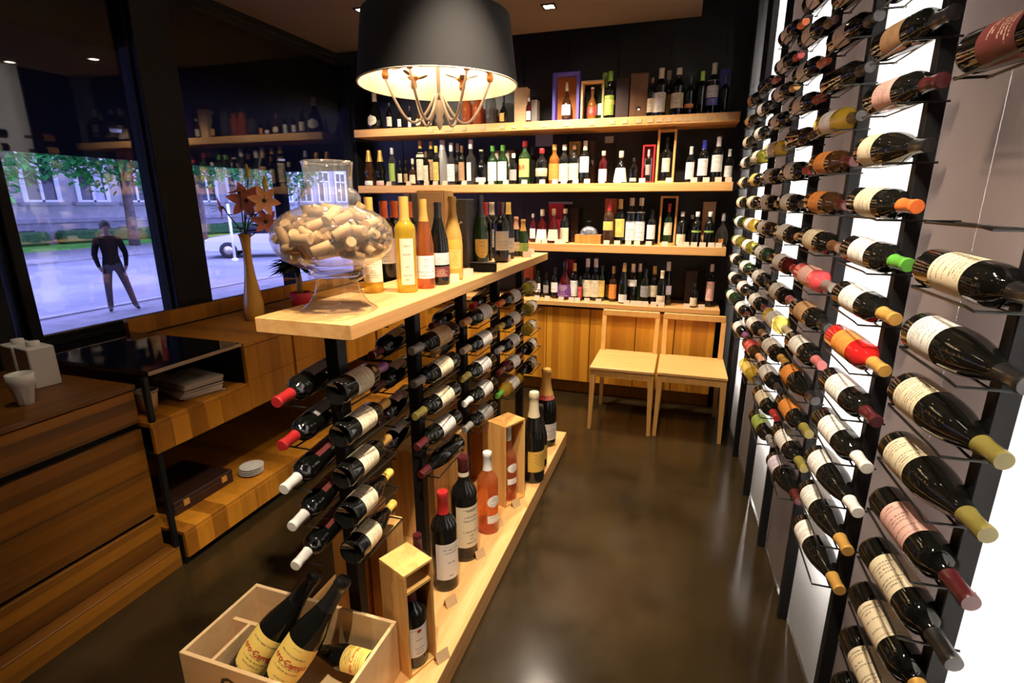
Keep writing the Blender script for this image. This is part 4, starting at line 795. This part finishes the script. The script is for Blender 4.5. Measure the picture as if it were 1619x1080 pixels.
# small grey plates on the dark wall boards
for (x0, x1, y0, y1) in ((847, 874, 213, 231), (957, 970, 216, 226), (868, 905, 319, 323)):
    a, b = pt(x0, y0, y=4.486), pt(x1, y1, y=4.486)
    o = bx('wall_plate', a.x, b.x, 4.478, 4.487, b.z, a.z, 'box_grey', None, bev=.001); tag(o, {847: 'larger grey plate on the dark wall above the upper shelf', 957: 'tiny grey plate on the dark wall above the upper shelf', 868: 'thin grey strip on the dark wall above the middle shelf'}[x0], 'wall plate')

# ================================================================ CHANDELIER
LX, LY, LZ = -.945, 2.0, 2.035
lamp = empty('drum_chandelier', (LX, LY, LZ)); tag(lamp, 'large dark drum lampshade chandelier with curved arms and glowing bulbs', 'chandelier')
r0, r1, hs = .306, .277, .235
G().lathe([(r0, 0), (r1, hs)], 64).add([], []).obj('shade', 'shade_fabric', lamp, True)
G().lathe([(r0 - .005, .0), (r1 - .005, hs)], 64).obj('lining', 'shade_lining', lamp, True)
G().lathe([(r0 - .0052, -.001), (r0 + .0006, -.001), (r0 + .0006, .003), (r0 - .0052, .003), (r0 - .0052, -.001)], 64).obj('rim', 'shade_lining', lamp, True)
G().tube([(0, 0, -.11), (0, 0, .75)], .007, 8).obj('stem', 'arm_white', lamp, True)
sp = G()
for k in range(3):
    a = k * 2.094 + .3; sp.tube([(0, 0, .22), (r1 * math.cos(a), r1 * math.sin(a), .22)], .003, 5)
sp.obj('spider', 'arm_white', lamp)
G().lathe([(.0004, -.16), (.008, -.15), (.016, -.125), (.012, -.11), (.020, -.09), (.014, -.06), (.007, -.05)], 16).obj('finial', 'arm_white', lamp, True)
G().lathe([(.0004, .746), (.055, .746), (.055, .735), (.04, .70), (.010, .69)], 20).obj('ceiling_rose', 'arm_white', lamp, True)
for k in range(6):
    a = k * math.pi / 3 + .45; ca, sa = math.cos(a), math.sin(a); Ra = .20
    pts = []
    for i in range(13):
        t = i / 12; rr = .012 + (Ra - .012) * t; zz = -.055 - .100 * math.sin(min(1, t * 1.25) * math.pi) * (1 - .15 * t) if t < .8 else -.055 + .075 * (t - .8) / .2
        zz = -.03 - .115 * math.sin(t * math.pi) ** 1.0 + .05 * t ** 2
        pts.append((rr * ca, rr * sa, zz))
    arm = G().tube(pts, .0052, 7).obj('arm', 'arm_white', lamp, True)
    zt = pts[-1][2]; c = (Ra * ca, Ra * sa, zt)
    G().lathe([(.0004, -.002), (.010, 0), (.014, .012), (.010, .03), (.016, .034), (.026, .042), (.024, .046), (.010, .044), (.010, .06), (.0004, .06)], 14, c=c).obj('candle_cup', 'copper', arm, True)
    G().lathe([(.0004, .058), (.011, .062), (.020, .078), (.023, .094), (.019, .110), (.009, .122), (.0004, .126)], 14, c=c).obj('bulb', 'bulb_glow', arm, True)
    for j in range(4):
        b = a + j * 1.57 + .5; lf = []
        L_, w_ = .046, .011; bx_, by_ = c[0] + .046 * math.cos(b), c[1] + .046 * math.sin(b)
        for i in range(10):
            q = i / 10 * 2 * math.pi; u, v_ = L_ * .5 * math.cos(q), w_ * math.sin(q)
            lf.append((bx_ + math.cos(b) * u - math.sin(b) * v_, by_ + math.sin(b) * u + math.cos(b) * v_, zt + .040 + .006 * math.cos(q) + .012 * (j % 2)))
        lf2 = [(x, y, z + .0015) for x, y, z in lf]
        G().add(lf + lf2, [tuple(range(9, -1, -1)), tuple(range(10, 20))] + [(i, (i + 1) % 10, (i + 1) % 10 + 10, i + 10) for i in range(10)]).obj('leaf', 'leaf_brass', arm)

# ================================================================ LEFT SIDE: DRAWERS, SIDEBOARD
dc = empty('drawer_cabinet', (-2.5, .6, 0)); tag(dc, 'dark-lit wooden drawer cabinet with thick top at the lower left', 'drawer cabinet'); DI = Matrix.Translation((2.5, -.6, 0))
def dpart(o): o.parent = dc; o.matrix_parent_inverse = DI; return o
dpart(bx('top', -2.84, -2.105, -.6, 1.445, .853, .873, 'drawer_wood', bev=.0015)); dpart(bx('carcass', -2.84, -2.135, -.6, 1.435, .10, .852, 'black_paint'))
dpart(bx('base', -2.84, -2.05, -.6, 1.46, 0, .098, 'drawer_wood', bev=.0015))
for y0, y1 in ((.52, 1.437), (-.59, .513)):
    for z0, z1 in ((.706, .846), (.484, .676), (.278, .481), (.102, .258)): dpart(bx('drawer', -2.132, -2.11, y0, y1, z0, z1, 'drawer_wood', bev=.0012))
sb = empty('sideboard', (-2.45, 2.3, 0)); tag(sb, 'wooden sideboard under the window with open niche and black glass top', 'sideboard'); SI = Matrix.Translation((2.45, -2.3, 0))
def spart(o): o.parent = sb; o.matrix_parent_inverse = SI; return o
spart(bx('glass_top', -2.84, -2.055, 1.47, 1.955, .905, .925, 'black_glass', bev=.001)); spart(bx('glass_edge', -2.0555, -2.050, 1.47, 1.955, .907, .923, 'aluminium'))
spart(bx('niche_floor', -2.84, -2.052, 1.44, 1.965, .685, .705, 'side_wood', bev=.001)); 
for k in range(6): spart(bx('front_panel', -2.066, -2.048, 1.442 + k * .0873, 1.442 + k * .0873 + .0858, .565, .684, 'side_wood', bev=.0008))
spart(bx('niche_back', -2.84, -2.82, 1.44, 1.965, .705, .905, 'dark_box_wood')); spart(bx('leg', -2.075, -2.055, 1.447, 1.467, .0, .905, 'rack_steel')); spart(bx('niche_underside', -2.84, -2.07, 1.442, 3.98, .55, .565, 'black_paint'))
spart(bx('bench', -2.84, -2.02, 1.47, 3.98, .155, .172, 'side_wood', bev=.001)); spart(bx('bench_back', -2.84, -2.83, 1.47, 3.98, .172, .55, 'black_paint'))
for k in range(6): spart(bx('bench_front', -2.035, -2.018, 1.47 + k * .419, 1.47 + k * .419 + .416, .04, .154, 'side_wood', bev=.001))
spart(bx('bench_body', -2.84, -2.04, 1.47, 3.98, 0, .15, 'black_paint'))
spart(bx('carcass', -2.84, -2.072, 1.967, 3.98, .566, .895, 'black_paint'))
spart(bx('top', -2.70, -2.05, 1.967, 3.98, .897, .917, 'side_wood', bev=.001))
spart(bx('upstand', -2.86, -2.825, 1.967, 3.98, .60, .985, 'side_wood', bev=.001))
for y0, y1 in ((1.967, 2.30), (2.32, 2.72), (2.74, 3.14), (3.16, 3.56), (3.58, 3.97)):
    spart(bx('door', -2.071, -2.048, y0, y1, .72, .893, 'side_wood', bev=.001)); spart(bx('door', -2.071, -2.048, y0, y1, .567, .718, 'side_wood', bev=.001))
# magazines in the niche
for i in range(6):
    p = (-2.23 + random.uniform(-.015, .015), 1.80 + random.uniform(-.015, .015)); z = .705 + i * .0125
    g = empty('magazine', (p[0], p[1], z)); g.rotation_euler = (0, 0, random.uniform(-.12, .12) - .25)
    tag(g, 'magazine in the niche stack, %s one from the bottom' % nth(i), 'magazine', 'magazines in the niche')
    bx('pages', -.125, .125, -.095, .095, .001, .0105, 'paper_white', g); cov = ('box_brown', 'card', 'paper_white')[i % 3]
    bx('cover', -.127, .127, -.097, .097, .0105, .012, cov, g); bx('cover', -.127, .127, -.097, .097, 0, .001, cov, g)
def cup(x, y, z, h, rt, rb, mat, label, lid=None, facets=None):
    c = empty('cup', (x, y, z)); tag(c, label, 'cup')
    if facets:
        G().lathe([(rb * .98, 0), (rt * .93, h * .62)], facets).obj('lower_wall', mat, c); G().lathe([(rt * .925, h * .60), (rt, h * .66), (rt * 1.04, h), (rt * .98, h), (rt * .9, h * .6), (rb * .8, .006), (.0004, .006)], 24).obj('upper_wall', mat, c, True)
    else:
        G().lathe([(.0004, .001), (rb, 0), (rt, h), (rt - .003, h), (rb - .003, .005), (.0004, .005)], 24).obj('wall', mat, c, True); G().lathe([(rt - .002, h - .004), (rt + .004, h - .003), (rt + .004, h + .006), (rt - .002, h + .006), (rt - .002, h - .004)], 24).obj('rim', lid or mat, c, True)
cup(-2.285, 1.165, .873, .118, .040, .026, 'white_ceramic', 'white faceted cup on the drawer cabinet', facets=10)
cup(-2.19, 1.545, .705, .095, .042, .030, 'crate_wood', 'brown paper cup with pale rim in the sideboard niche', lid='white_ceramic')
for i, (x, y, h, t_) in enumerate(((-2.47, 1.33, .165, 'front'), (-2.62, 1.36, .155, 'rear'))):
    c = empty('milk_carton', (x, y, .873)); c.rotation_euler = (0, 0, -.15); tag(c, 'plain white square container with round cap on the drawer cabinet, %s one' % t_, 'container', 'white square containers')
    bx('body', -.055, .055, -.045, .045, 0, h, 'white_ceramic', c, bev=.004); G().lathe([(.022, h), (.022, h + .018), (.020, h + .020), (.0004, h + .020)], 16).obj('cap', 'white_ceramic', c, True)
o = G().tube([(-2.36, 1.02, .878), (-2.42, 1.12, .878)], .005, 8).obj('wooden_stick', 'crate_wood'); tag(o, 'short pale stick lying on the drawer cabinet beside the cup', 'stick')
for i in range(4):
    o = G().lathe([(.0004, .003), (.035, .002), (.055, .010), (.062, .014), (.062, .016), (.054, .013), (.035, .006), (.0004, .006)], 28).obj('saucer', 'white_ceramic', None, True, (-2.135, 1.985 + .002 * i, .172 + i * .010)); tag(o, 'white saucer in the stack on the sideboard bench, %s one' % nth(i, 'bottom'), 'saucer', 'stacked saucers')
k_ = empty('flat_case', (-2.30, 1.72, .172)); tag(k_, 'dark flat case with brass clasps on the sideboard bench', 'case')
bx('body', -.2, .14, -.17, .17, 0, .045, 'box_brown', k_, bev=.004); bx('lid', -.201, .141, -.171, .171, .046, .07, 'box_brown', k_, bev=.004)
for y in (-.11, .11): bx('clasp', .141, .147, y - .015, y + .015, .03, .06, 'cap_gold', k_)

# ---- vase with lilies and a small tree plant on the sideboard
VX, VY, VZ = -2.40, 2.42, .917
o = empty('floor_vase', (VX, VY, VZ)); o.name = 'brass_vase'; tag(o, 'slender golden vase holding orange lilies by the window', 'vase')
shade_flat_angle(G().lathe([(.0004, .004), (.040, 0), (.050, .02), (.056, .07), (.054, .11), (.042, .19), (.030, .27), (.024, .34), (.022, .40), (.026, .47), (.034, .505), (.031, .505), (.020, .40), (.026, .28), (.0004, .10)], 28).obj('body', 'vase_gold' if 'vase_gold' in MATS else plain('vase_gold', (.60, .30, .03), .4, coat=.3), o), 60)
G().lathe([(.0315, .503), (.0345, .508), (.0355, .503), (.0345, .499), (.0315, .503)], 24).obj('lip', 'vase_gold', o, True)
plain('petal_orange', (.95, .27, .17), .55, noise=.25, nscale=60); plain('petal_peach', (.95, .38, .14), .55, noise=.2, nscale=60); plain('petal_red', (.45, .03, .03), .55); plain('bud_yellow', (.62, .46, .03), .5); plain('stem_green', (.03, .08, .015), .5); plain('leaf_green', (.010, .028, .010), .45); plain('stamen', (.3, .09, .02), .6)
def leaf_geo(L_, w_, bend=.3, n=7, th=.0012):
    v = []
    for i in range(n):
        t = i / (n - 1); wd = w_ * math.sin(math.pi * (t * .92 + .05)) ; z = bend * L_ * (t ** 1.6)
        x = L_ * t
        v += [(x, -wd, z), (x, 0, z - wd * .35), (x, wd, z)]
    m = len(v); v2 = [(x, y, z - th) for x, y, z in v]; f = []
    for i in range(n - 1):
        for j in (0, 1): a = i * 3 + j; f += [(a, a + 1, a + 4, a + 3), (m + a + 3, m + a + 4, m + a + 1, m + a)]
    return v + v2, f
def aim(p, d, roll=0): return Matrix.Translation(p) @ Vector(d).to_track_quat('X', 'Z').to_matrix().to_4x4() @ Matrix.Rotation(roll, 4, 'X')
def lily(px, py, mat, label, kind='flower', face=(.4, -.8, .15), size=.085, leaves=()):
    s = empty('lily_stem', (VX, VY, VZ + .40)); tag(s, label, 'flower', 'lilies in the golden vase')
    h = pt(px, py, y=VY + random.uniform(-.05, .05)) - Vector((VX, VY, VZ + .40)); mid = Vector((h.x * .25, h.y * .3, h.z * .55))
    path = [Vector((0, 0, -.12)), Vector((0, 0, .08)), mid, h * .85 + Vector((0, 0, .004)), h]
    G().tube(path, .0035, 6).obj('stem', 'stem_green', s, True)
    F_ = Vector(face).normalized()
    if kind == 'flower':
        fl = G().tube([(0, 0, 0), F_ * .02], .007, 8, taper=.012).xf(Matrix.Translation(h)).obj('flower_throat', 'stem_green', s, True)
        u = F_.cross(Vector((0, 0, 1))).normalized(); w_ = u.cross(F_)
        for k in range(6):
            a = k * math.pi / 3 + .2; d = (F_ * .55 + (u * math.cos(a) + w_ * math.sin(a)) * .95).normalized()
            v, f = leaf_geo(size, size * .27, -.35)
            G().add(v, f).xf(Matrix.Translation(h + F_ * .012) @ (lambda X, Z: Matrix((X, Z.cross(X), Z)).transposed().to_4x4())(d, (F_ - d * F_.dot(d)).normalized())).obj('petal', mat, s, True)
        for k in range(4):
            a = k * 1.57; d = F_ * .055 + (u * math.cos(a) + w_ * math.sin(a)) * .018
            G().tube([h + F_ * .01, h + F_ * .01 + d], .0012, 4).obj('stamen', 'stamen', s)
    else:
        G().lathe([(.0004, 0), (.008, .008), (.013, .03), (.012, .05), (.006, .075), (.0004, .082)], 10).xf(Matrix.Translation(h) @ Vector(face).to_track_quat('Z', 'Y').to_matrix().to_4x4()).obj('bud', mat, s, True)
    for (t, d, L_) in leaves:
        p = path[1].lerp(h, t); v, f = leaf_geo(L_, L_ * .2, -.2); G().add(v, f).xf(aim(p, d)).obj('leaf', 'leaf_green', s, True)
lily(391, 318, 'petal_orange', 'large open coral lily in the middle of the vase', leaves=[(.25, (-1, .2, .3), .12), (.2, (1, .1, .35), .11), (.55, (.6, -.6, .2), .08)], size=.10)
lily(417, 318, 'petal_peach', 'peach lily right of the large coral one', face=(.6, -.5, .1), size=.08, leaves=[(.4, (.7, -.4, .1), .09)])
lily(354, 328, 'petal_red', 'dark red lily hanging at the left of the vase', face=(-.6, -.6, -.1), size=.065, leaves=[(.75, (.5, -.4, .2), .075)])
lily(421, 352, 'petal_orange', 'pink lily at the lower right of the vase', face=(.5, -.7, .25), size=.075)
lily(379, 306, 'petal_peach', 'half-open peach lily above the coral one', face=(-.2, -.3, .9), size=.06)
lily(392, 283, 'bud_yellow', 'closed yellow lily bud, the tallest stem in the vase', 'bud', (0, 0, 1))
lily(419, 302, 'bud_yellow', 'closed yellow lily bud above the peach lily', 'bud', (.1, 0, 1), leaves=[(.5, (.4, -.7, .3), .085)])
pl = empty('potted_tree', (-2.42, 2.85, .917)); tag(pl, 'small thick-stemmed plant with dark green leaves behind the glass jar', 'potted plant')
G().lathe([(.0004, .004), (.055, 0), (.07, .10), (.066, .10), (.052, .01), (.0004, .01)], 20).obj('pot', 'box_red', pl, True); G().lathe([(.0004, .088), (.064, .088)], 16).obj('soil', 'black_paint', pl)
wood('trunk_wood', (.42, .26, .08), (.25, .13, .04), 2); G().tube([(0, 0, .08), (.004, 0, .15), (-.006, .004, .24), (.002, 0, .31)], .022, 10, taper=.015).obj('trunk', 'trunk_wood', pl, True)
for k in range(70):
    a = random.uniform(0, 6.28); st_ = Vector((random.uniform(-.01, .01), 0, random.uniform(.26, .33))); L_ = random.uniform(.10, .21)
    v, f = leaf_geo(L_, .016, -.35, 6); G().add(v, f).xf(aim(st_, (math.cos(a), math.sin(a), random.uniform(-.15, .9)))).obj('leaf', 'plant_leaf' if 'plant_leaf' in MATS else plain('plant_leaf', (.022, .06, .012), .4), pl, True)

# ================================================================ OUTSIDE
GZ = -.5
def ground_mat(name, c1, c2, scale):
    m, N, L, b = new_mat(name); tc = N.new('ShaderNodeTexCoord'); n = N.new('ShaderNodeTexNoise'); n.inputs['Scale'].default_value = scale; n.inputs['Detail'].default_value = 7
    cr = N.new('ShaderNodeValToRGB'); cr.color_ramp.elements[0].color = (*c1, 1); cr.color_ramp.elements[1].color = (*c2, 1); cr.color_ramp.elements[0].position = .35; cr.color_ramp.elements[1].position = .65
    L.new(tc.outputs['Object'], n.inputs['Vector']); L.new(n.outputs['Fac'], cr.inputs[0]); L.new(cr.outputs[0], b.inputs['Base Color']); b.inputs['Roughness'].default_value = .75
ground_mat('asphalt', (.15, .15, .16), (.24, .24, .25), .6); ground_mat('paving', (.16, .155, .15), (.24, .23, .22), 3); ground_mat('lawn', (.05, .26, .012), (.10, .42, .02), 2.5); ground_mat('hedge_leaf', (.010, .05, .012), (.03, .12, .02), 8)
ground_mat('stucco', (.36, .34, .34), (.46, .44, .43), 1.2); ground_mat('plinth_stone', (.24, .23, .25), (.33, .32, .33), 2); ground_mat('bark', (.07, .055, .045), (.13, .10, .08), 6); ground_mat('tree_leaf', (.015, .20, .04), (.05, .45, .08), 3)
plain('frame_white', (.80, .80, .80), .5); plain('window_dark', (.02, .022, .03), .08); plain('curtain', (.55, .55, .6), .8); plain('car_paint', (.62, .62, .64), .25, metal=.3, coat=.6); plain('car_glass', (.01, .01, .015), .06); plain('rubber', (.012, .012, .012), .8); plain('canopy_paint', (.007, .007, .008), 1.0, spec=0)
struct(bx('pavement', -11.2, -3.02, -25, 40, GZ - .2, GZ + .02, 'paving')); struct(bx('street', -60, -11.2, -25, 60, GZ - .3, GZ, 'asphalt')); struct(bx('kerb', -11.2, -11.0, -25, 40, GZ - .2, GZ + .05, 'plinth_stone'))
struct(bx('far_pavement', -26.2, -21.2, -25, 60, GZ - .2, GZ + .06, 'paving')); struct(bx('lawn', -29.6, -26.2, -25, 60, GZ - .2, GZ + .09, 'lawn'))
cn = empty('canopy', (-6.7, 6, 2.4)); tag(cn, 'wide dark flat canopy roof over the pavement outside', 'canopy'); CI = Matrix.Translation((6.7, -6, -2.4))
o = bx('roof_slab', -10.45, -3.02, -8, 12.3, 2.40, 3.40, 'canopy_paint', cn); o.matrix_parent_inverse = CI
o = G().tube([(-9.6, 11.0, GZ), (-9.6, 11.0, 2.40)], .17, 14).obj('column', 'canopy_paint', cn, True); o.matrix_parent_inverse = CI
for (x, y) in ((-6.2, 4.6), (-7.4, 8.6), (-5.4, 8.8)):
    o = G().lathe([(.0004, -.03), (.05, -.03), (.06, 0), (.0004, 0)], 12, c=(x, y, 2.40)).obj('downlight', 'box_grey', cn, True); o.matrix_parent_inverse = CI
# building across the street
BX_ = -30.0
bd = empty('town_house', (BX_, 20, GZ)); tag(bd, 'long grey stucco town house with tall white-framed windows across the street', 'building'); BI = Matrix.Translation((-BX_, -20, -GZ))
def bpart(o): o.parent = bd; o.matrix_parent_inverse = BI; return o
bpart(bx('wall', BX_ - 6, BX_, -10, 60, GZ, 9, 'stucco')); bpart(bx('stone_base', BX_ - .1, BX_ + .12, -10, 60, GZ, .62, 'plinth_stone')); bpart(bx('ledge', BX_, BX_ + .28, -10, 60, .62, .80, 'plinth_stone'))
ys = [pt(px, 300, x=BX_).y for px in (81, 145, 227)]; step = (ys[2] - ys[0]) / 2; y = ys[1] - 8 * step
for k in range(24):
    yc = ys[1] + (k - 5) * step
    z0, z1, hw = 1.62, 4.15, .72
    w_ = bpart(bx('window', BX_ - .02, BX_ + .03, yc - hw, yc + hw, z0, z1, 'window_dark'))
    if k % 2: bx('curtain', BX_ + .03, BX_ + .04, yc, yc + hw * .8, z0, z1 - .8, 'curtain', w_)
    fr = G().box(BX_ + .03, BX_ + .12, yc - hw - .1, yc - hw + .08, z0, z1).box(BX_ + .03, BX_ + .12, yc + hw - .08, yc + hw + .1, z0, z1).box(BX_ + .03, BX_ + .12, yc - hw, yc + hw, z1 - .1, z1 + .12).box(BX_ + .03, BX_ + .10, yc - .06, yc + .06, z0, z1).box(BX_ + .03, BX_ + .10, yc - hw, yc + hw, z1 - .85, z1 - .74).box(BX_ + .03, BX_ + .10, yc - hw, yc + hw, z0, z0 + .1)
    fr.obj('window_frame', 'frame_white', w_); bx('sill', BX_, BX_ + .28, yc - hw - .35, yc + hw + .35, z0 - .16, z0, 'plinth_stone', w_)
    bpart(bx('cellar_window', BX_ + .11, BX_ + .14, yc + .9, yc + 1.7, -.28, .28, 'window_dark'))
for k in range(3):
    o = bx('hedge', -29.75, -29.0, -4 + k * 22, -4 + k * 22 + 21.4, GZ + .09, GZ + .75, 'hedge_leaf', None, bev=.12); tag(o, 'low clipped green hedge along the house, %s section from the left' % nth(k), 'hedge', 'clipped hedges')
def tree(x, y, h0, r, n, label):
    t = empty('street_tree', (x, y, GZ + .09)); tag(t, label, 'tree', 'street trees'); G().tube([(0, 0, 0), (.05, 0, 1.2), (0, .06, 2.4), (.1, 0, h0 + .6)], .24, 10, taper=.17).obj('trunk', 'bark', t, True)
    for k in range(5):
        a = k * 1.3; G().tube([(0, 0, h0 * .75 + k * .12), (r * .5 * math.cos(a), r * .5 * math.sin(a), h0 + .5 + k * .3)], .09, 6, taper=.03).obj('branch', 'bark', t, True)
    v, f = [], []
    for i in range(n):
        a, u = random.uniform(0, 6.28), random.uniform(-1, 1); rr = r * random.uniform(.35, 1) ** .6
        c = Vector((rr * math.cos(a) * math.sqrt(1 - u * u), 1.25 * rr * math.sin(a) * math.sqrt(1 - u * u), h0 + 1.0 + 1.3 * rr * u * .6))
        c.z += -.5 * max(0, math.sin(a * 3 + c.x)) ; d = Vector((random.uniform(-1, 1), random.uniform(-1, 1), random.uniform(-.6, .3))).normalized(); s_ = random.uniform(.12, .24)
        q = d.cross(Vector((0, 0, 1))).normalized() * s_ * .5; b = len(v); v += [c - d * s_, c + q, c + d * s_, c - q]; f.append((b, b + 1, b + 2, b + 3))
    cr2 = obj('crown', mesh_of('crown', v, f, 'tree_leaf'), t); cr2['kind'] = 'stuff'
tree(-25.6, 18.9, 4.0, 2.9, 4200, 'street tree with dark trunk in front of the house, middle window view')
tree(-25.3, 22.6, 4.0, 2.5, 3800, 'street tree seen just right of the window post')
tree(-25.6, 13.4, 3.7, 2.9, 4600, 'street tree whose branches hang in from the left of the window')
tree(-27.0, 31.0, 3.8, 3.0, 3600, 'distant street tree behind the lilies')
# parked car
pc = pt(428, 404, z=GZ)
car = empty('car', (pc.x, pc.y, GZ)); car.rotation_euler = (0, 0, R(214)); tag(car, 'pale car parked on the street beyond the vase', 'car')
def slab(prof, w_, name, mat):
    g = G(); n = len(prof); v = [(x, -w_, z) for x, z in prof] + [(x, w_, z) for x, z in prof]
    g.add(v, [tuple(range(n - 1, -1, -1)), tuple(range(n, 2 * n))] + [(i, (i + 1) % n, (i + 1) % n + n, i + n) for i in range(n)]); return g.obj(name, mat, car)
slab([(-2.1, .3), (2.05, .3), (2.15, .55), (2.0, .78), (.95, .92), (-1.95, .95), (-2.15, .75)], .82, 'body', 'car_paint'); slab([(.95, .90), (.35, 1.32), (-1.2, 1.36), (-1.95, .93)], .72, 'cabin', 'car_glass'); slab([(.40, 1.31), (.30, 1.36), (-1.15, 1.41), (-1.3, 1.34)], .70, 'roof', 'car_paint')
for x in (-1.35, 1.35):
    for y in (-.78, .78):
        wq = G().lathe([(.0004, -.09), (.2, -.09), (.31, -.07), (.31, .07), (.2, .09), (.0004, .09)], 18).xf(Matrix.Translation((x, y, .31)) @ Matrix.Rotation(R(90), 4, 'X')).obj('wheel', 'rubber', car, True); G().lathe([(.0004, -.1), (.17, -.1), (.17, .1), (.0004, .1)], 12).xf(Matrix.Translation((x, y, .31)) @ Matrix.Rotation(R(90), 4, 'X')).obj('hubcap', 'aluminium', wq, True)
for y in (-.62, .62): bx('headlight', 2.02, 2.12, y - .16, y + .16, .60, .72, 'frame_white', car)
bx('grille', 2.08, 2.16, -.4, .4, .56, .68, 'rubber', car); bx('bumper', 2.0, 2.2, -.8, .8, .32, .46, 'car_paint', car); bx('number_plate', 2.2, 2.21, -.26, .26, .36, .46, 'frame_white', car)
p = pt(372, 412, z=GZ); lp = empty('street_sign_post', (p.x, p.y, GZ)); tag(lp, 'slim white street post beside the parked car', 'post'); G().tube([(0, 0, 0), (0, 0, 2.05)], .05, 8).obj('pole', 'frame_white', lp, True); G().lathe([(.0004, 0), (.12, 0), (.12, .06), (.05, .10)], 10).obj('foot', 'frame_white', lp)

# ---------------------------------------------------------------- the person on the pavement
def person(loc, rz):
    e = empty('person', loc); e.rotation_euler = (0, 0, rz); tag(e, 'person in dark jacket and light trousers standing on the pavement outside', 'person')
    J = {'pel': ((0, 0, .93), .125, .10), 'sp1': ((0, .01, 1.08), .13, .095), 'sp2': ((0, .0, 1.25), .155, .11), 'sp3': ((0, 0, 1.38), .14, .09), 'nk': ((0, 0, 1.47), .052, .055), 'hd0': ((0, -.01, 1.54), .062, .075), 'hd1': ((0, -.015, 1.62), .078, .095), 'hd2': ((0, -.005, 1.69), .060, .075)}
    ed = [('pel', 'sp1'), ('sp1', 'sp2'), ('sp2', 'sp3'), ('sp3', 'nk'), ('nk', 'hd0'), ('hd0', 'hd1'), ('hd1', 'hd2')]
    for s, t in ((-1, 'l'), (1, 'r')):
        J['sh' + t] = ((s * .175, 0, 1.38), .07, .07); J['el' + t] = ((s * .245, .03, 1.11), .052, .052); J['wr' + t] = ((s * .215, -.05, .90), .036, .036); J['ha' + t] = ((s * .19, -.075, .83), .034, .03)
        J['hp' + t] = ((s * .09, 0, .88), .095, .095); sx = .16 if s < 0 else .20
        J['kn' + t] = ((s * (.13 if s < 0 else .17), -.02, .50), .066, .066); J['an' + t] = ((s * (.15 if s < 0 else .25), .02, .09), .045, .05); J['to' + t] = ((s * (.17 if s < 0 else .28), -.15, .04), .042, .032)
        ed += [('sp3', 'sh' + t), ('sh' + t, 'el' + t), ('el' + t, 'wr' + t), ('wr' + t, 'ha' + t), ('pel', 'hp' + t), ('hp' + t, 'kn' + t), ('kn' + t, 'an' + t), ('an' + t, 'to' + t)]
        hx, hy, hz = J['ha' + t][0]
        for q in range(4):
            J['f%d%s' % (q, t)] = ((hx - s * .008, hy - .03 + q * .018, hz - .03), .010, .010); J['g%d%s' % (q, t)] = ((hx - s * .02, hy - .033 + q * .018, hz - .085 + (q - 1.5) ** 2 * .006), .008, .008); ed += [('ha' + t, 'f%d%s' % (q, t)), ('f%d%s' % (q, t), 'g%d%s' % (q, t))]
        J['th' + t] = ((hx - s * .03, hy - .045, hz - .02), .010, .010); ed.append(('ha' + t, 'th' + t))
    ks = list(J); me = bpy.data.meshes.new('figure'); me.from_pydata([J[k][0] for k in ks], [(ks.index(a), ks.index(b)) for a, b in ed], [])
    o = bpy.data.objects.new('figure', me); col.objects.link(o); sk = o.modifiers.new('skin', 'SKIN'); sk.use_smooth_shade = True; ss = o.modifiers.new('sub', 'SUBSURF'); ss.levels = ss.render_levels = 2
    for i, k in enumerate(ks): sv = me.skin_vertices[0].data[i]; sv.radius = J[k][1:3]; sv.use_root = (i == 0)
    dg = bpy.context.evaluated_depsgraph_get(); m2 = bpy.data.meshes.new_from_object(o.evaluated_get(dg)); bpy.data.objects.remove(o)
    m2.materials.clear()
    for q in (plain('jacket', (.004, .004, .005), .9, spec=.1), plain('trousers', (.05, .045, .05), .9, spec=.1), plain('skin_tone', (.16, .08, .05), .6), plain('shoe', (.01, .01, .01), .5)): m2.materials.append(q)
    for pg in m2.polygons:
        c = pg.center; hand = abs(c.x) > .15 and c.z < .88 and c.z > .68 and c.y < -.02
        pg.material_index = 2 if (c.z > 1.46 or hand) else 0 if c.z > .92 or (abs(c.x) > .185 and c.z > .80) else 3 if c.z < .085 else 1; pg.use_smooth = True
    bod = obj('body', m2, e)
    hair = G().lathe([(.0004, .115), (.045, .105), (.078, .07), (.092, .02), (.088, -.02), (.082, -.05)], 18).xf(Matrix.Translation((0, .012, 1.645)) @ Matrix.Rotation(R(-14), 4, 'X') @ Matrix.Diagonal((.98, 1.12, 1, 1))).obj('hair', plain('hair', (.012, .009, .007), .7), e, True)
    G().add([(-.013, -.098, 1.595), (.013, -.098, 1.595), (0, -.102, 1.645), (0, -.128, 1.598), (0, -.1, 1.588)], [(0, 3, 2), (3, 1, 2), (0, 4, 3), (4, 1, 3), (0, 2, 1, 4)]).obj('nose', 'skin_tone', e, True)
    for s in (-1, 1):
        G().lathe([(.0004, -.008), (.009, 0), (.0004, .008)], 10).xf(Matrix.Translation((s * .03, -.096, 1.637))).obj('eye', 'ink_dark', e, True)
        G().lathe([(.0004, -.03), (.014, -.01), (.017, .012), (.0004, .03)], 8).xf(Matrix.Translation((s * .082, .0, 1.615)) @ Matrix.Diagonal((.5, 1, 1, 1))).obj('ear', 'skin_tone', e, True)
    bx('mouth', -.022, .022, -.104, -.098, 1.563, 1.570, 'ink_brown', e)
p = pt(192, 491, z=GZ + .02)
person((p.x, p.y, GZ + .02), R(60))
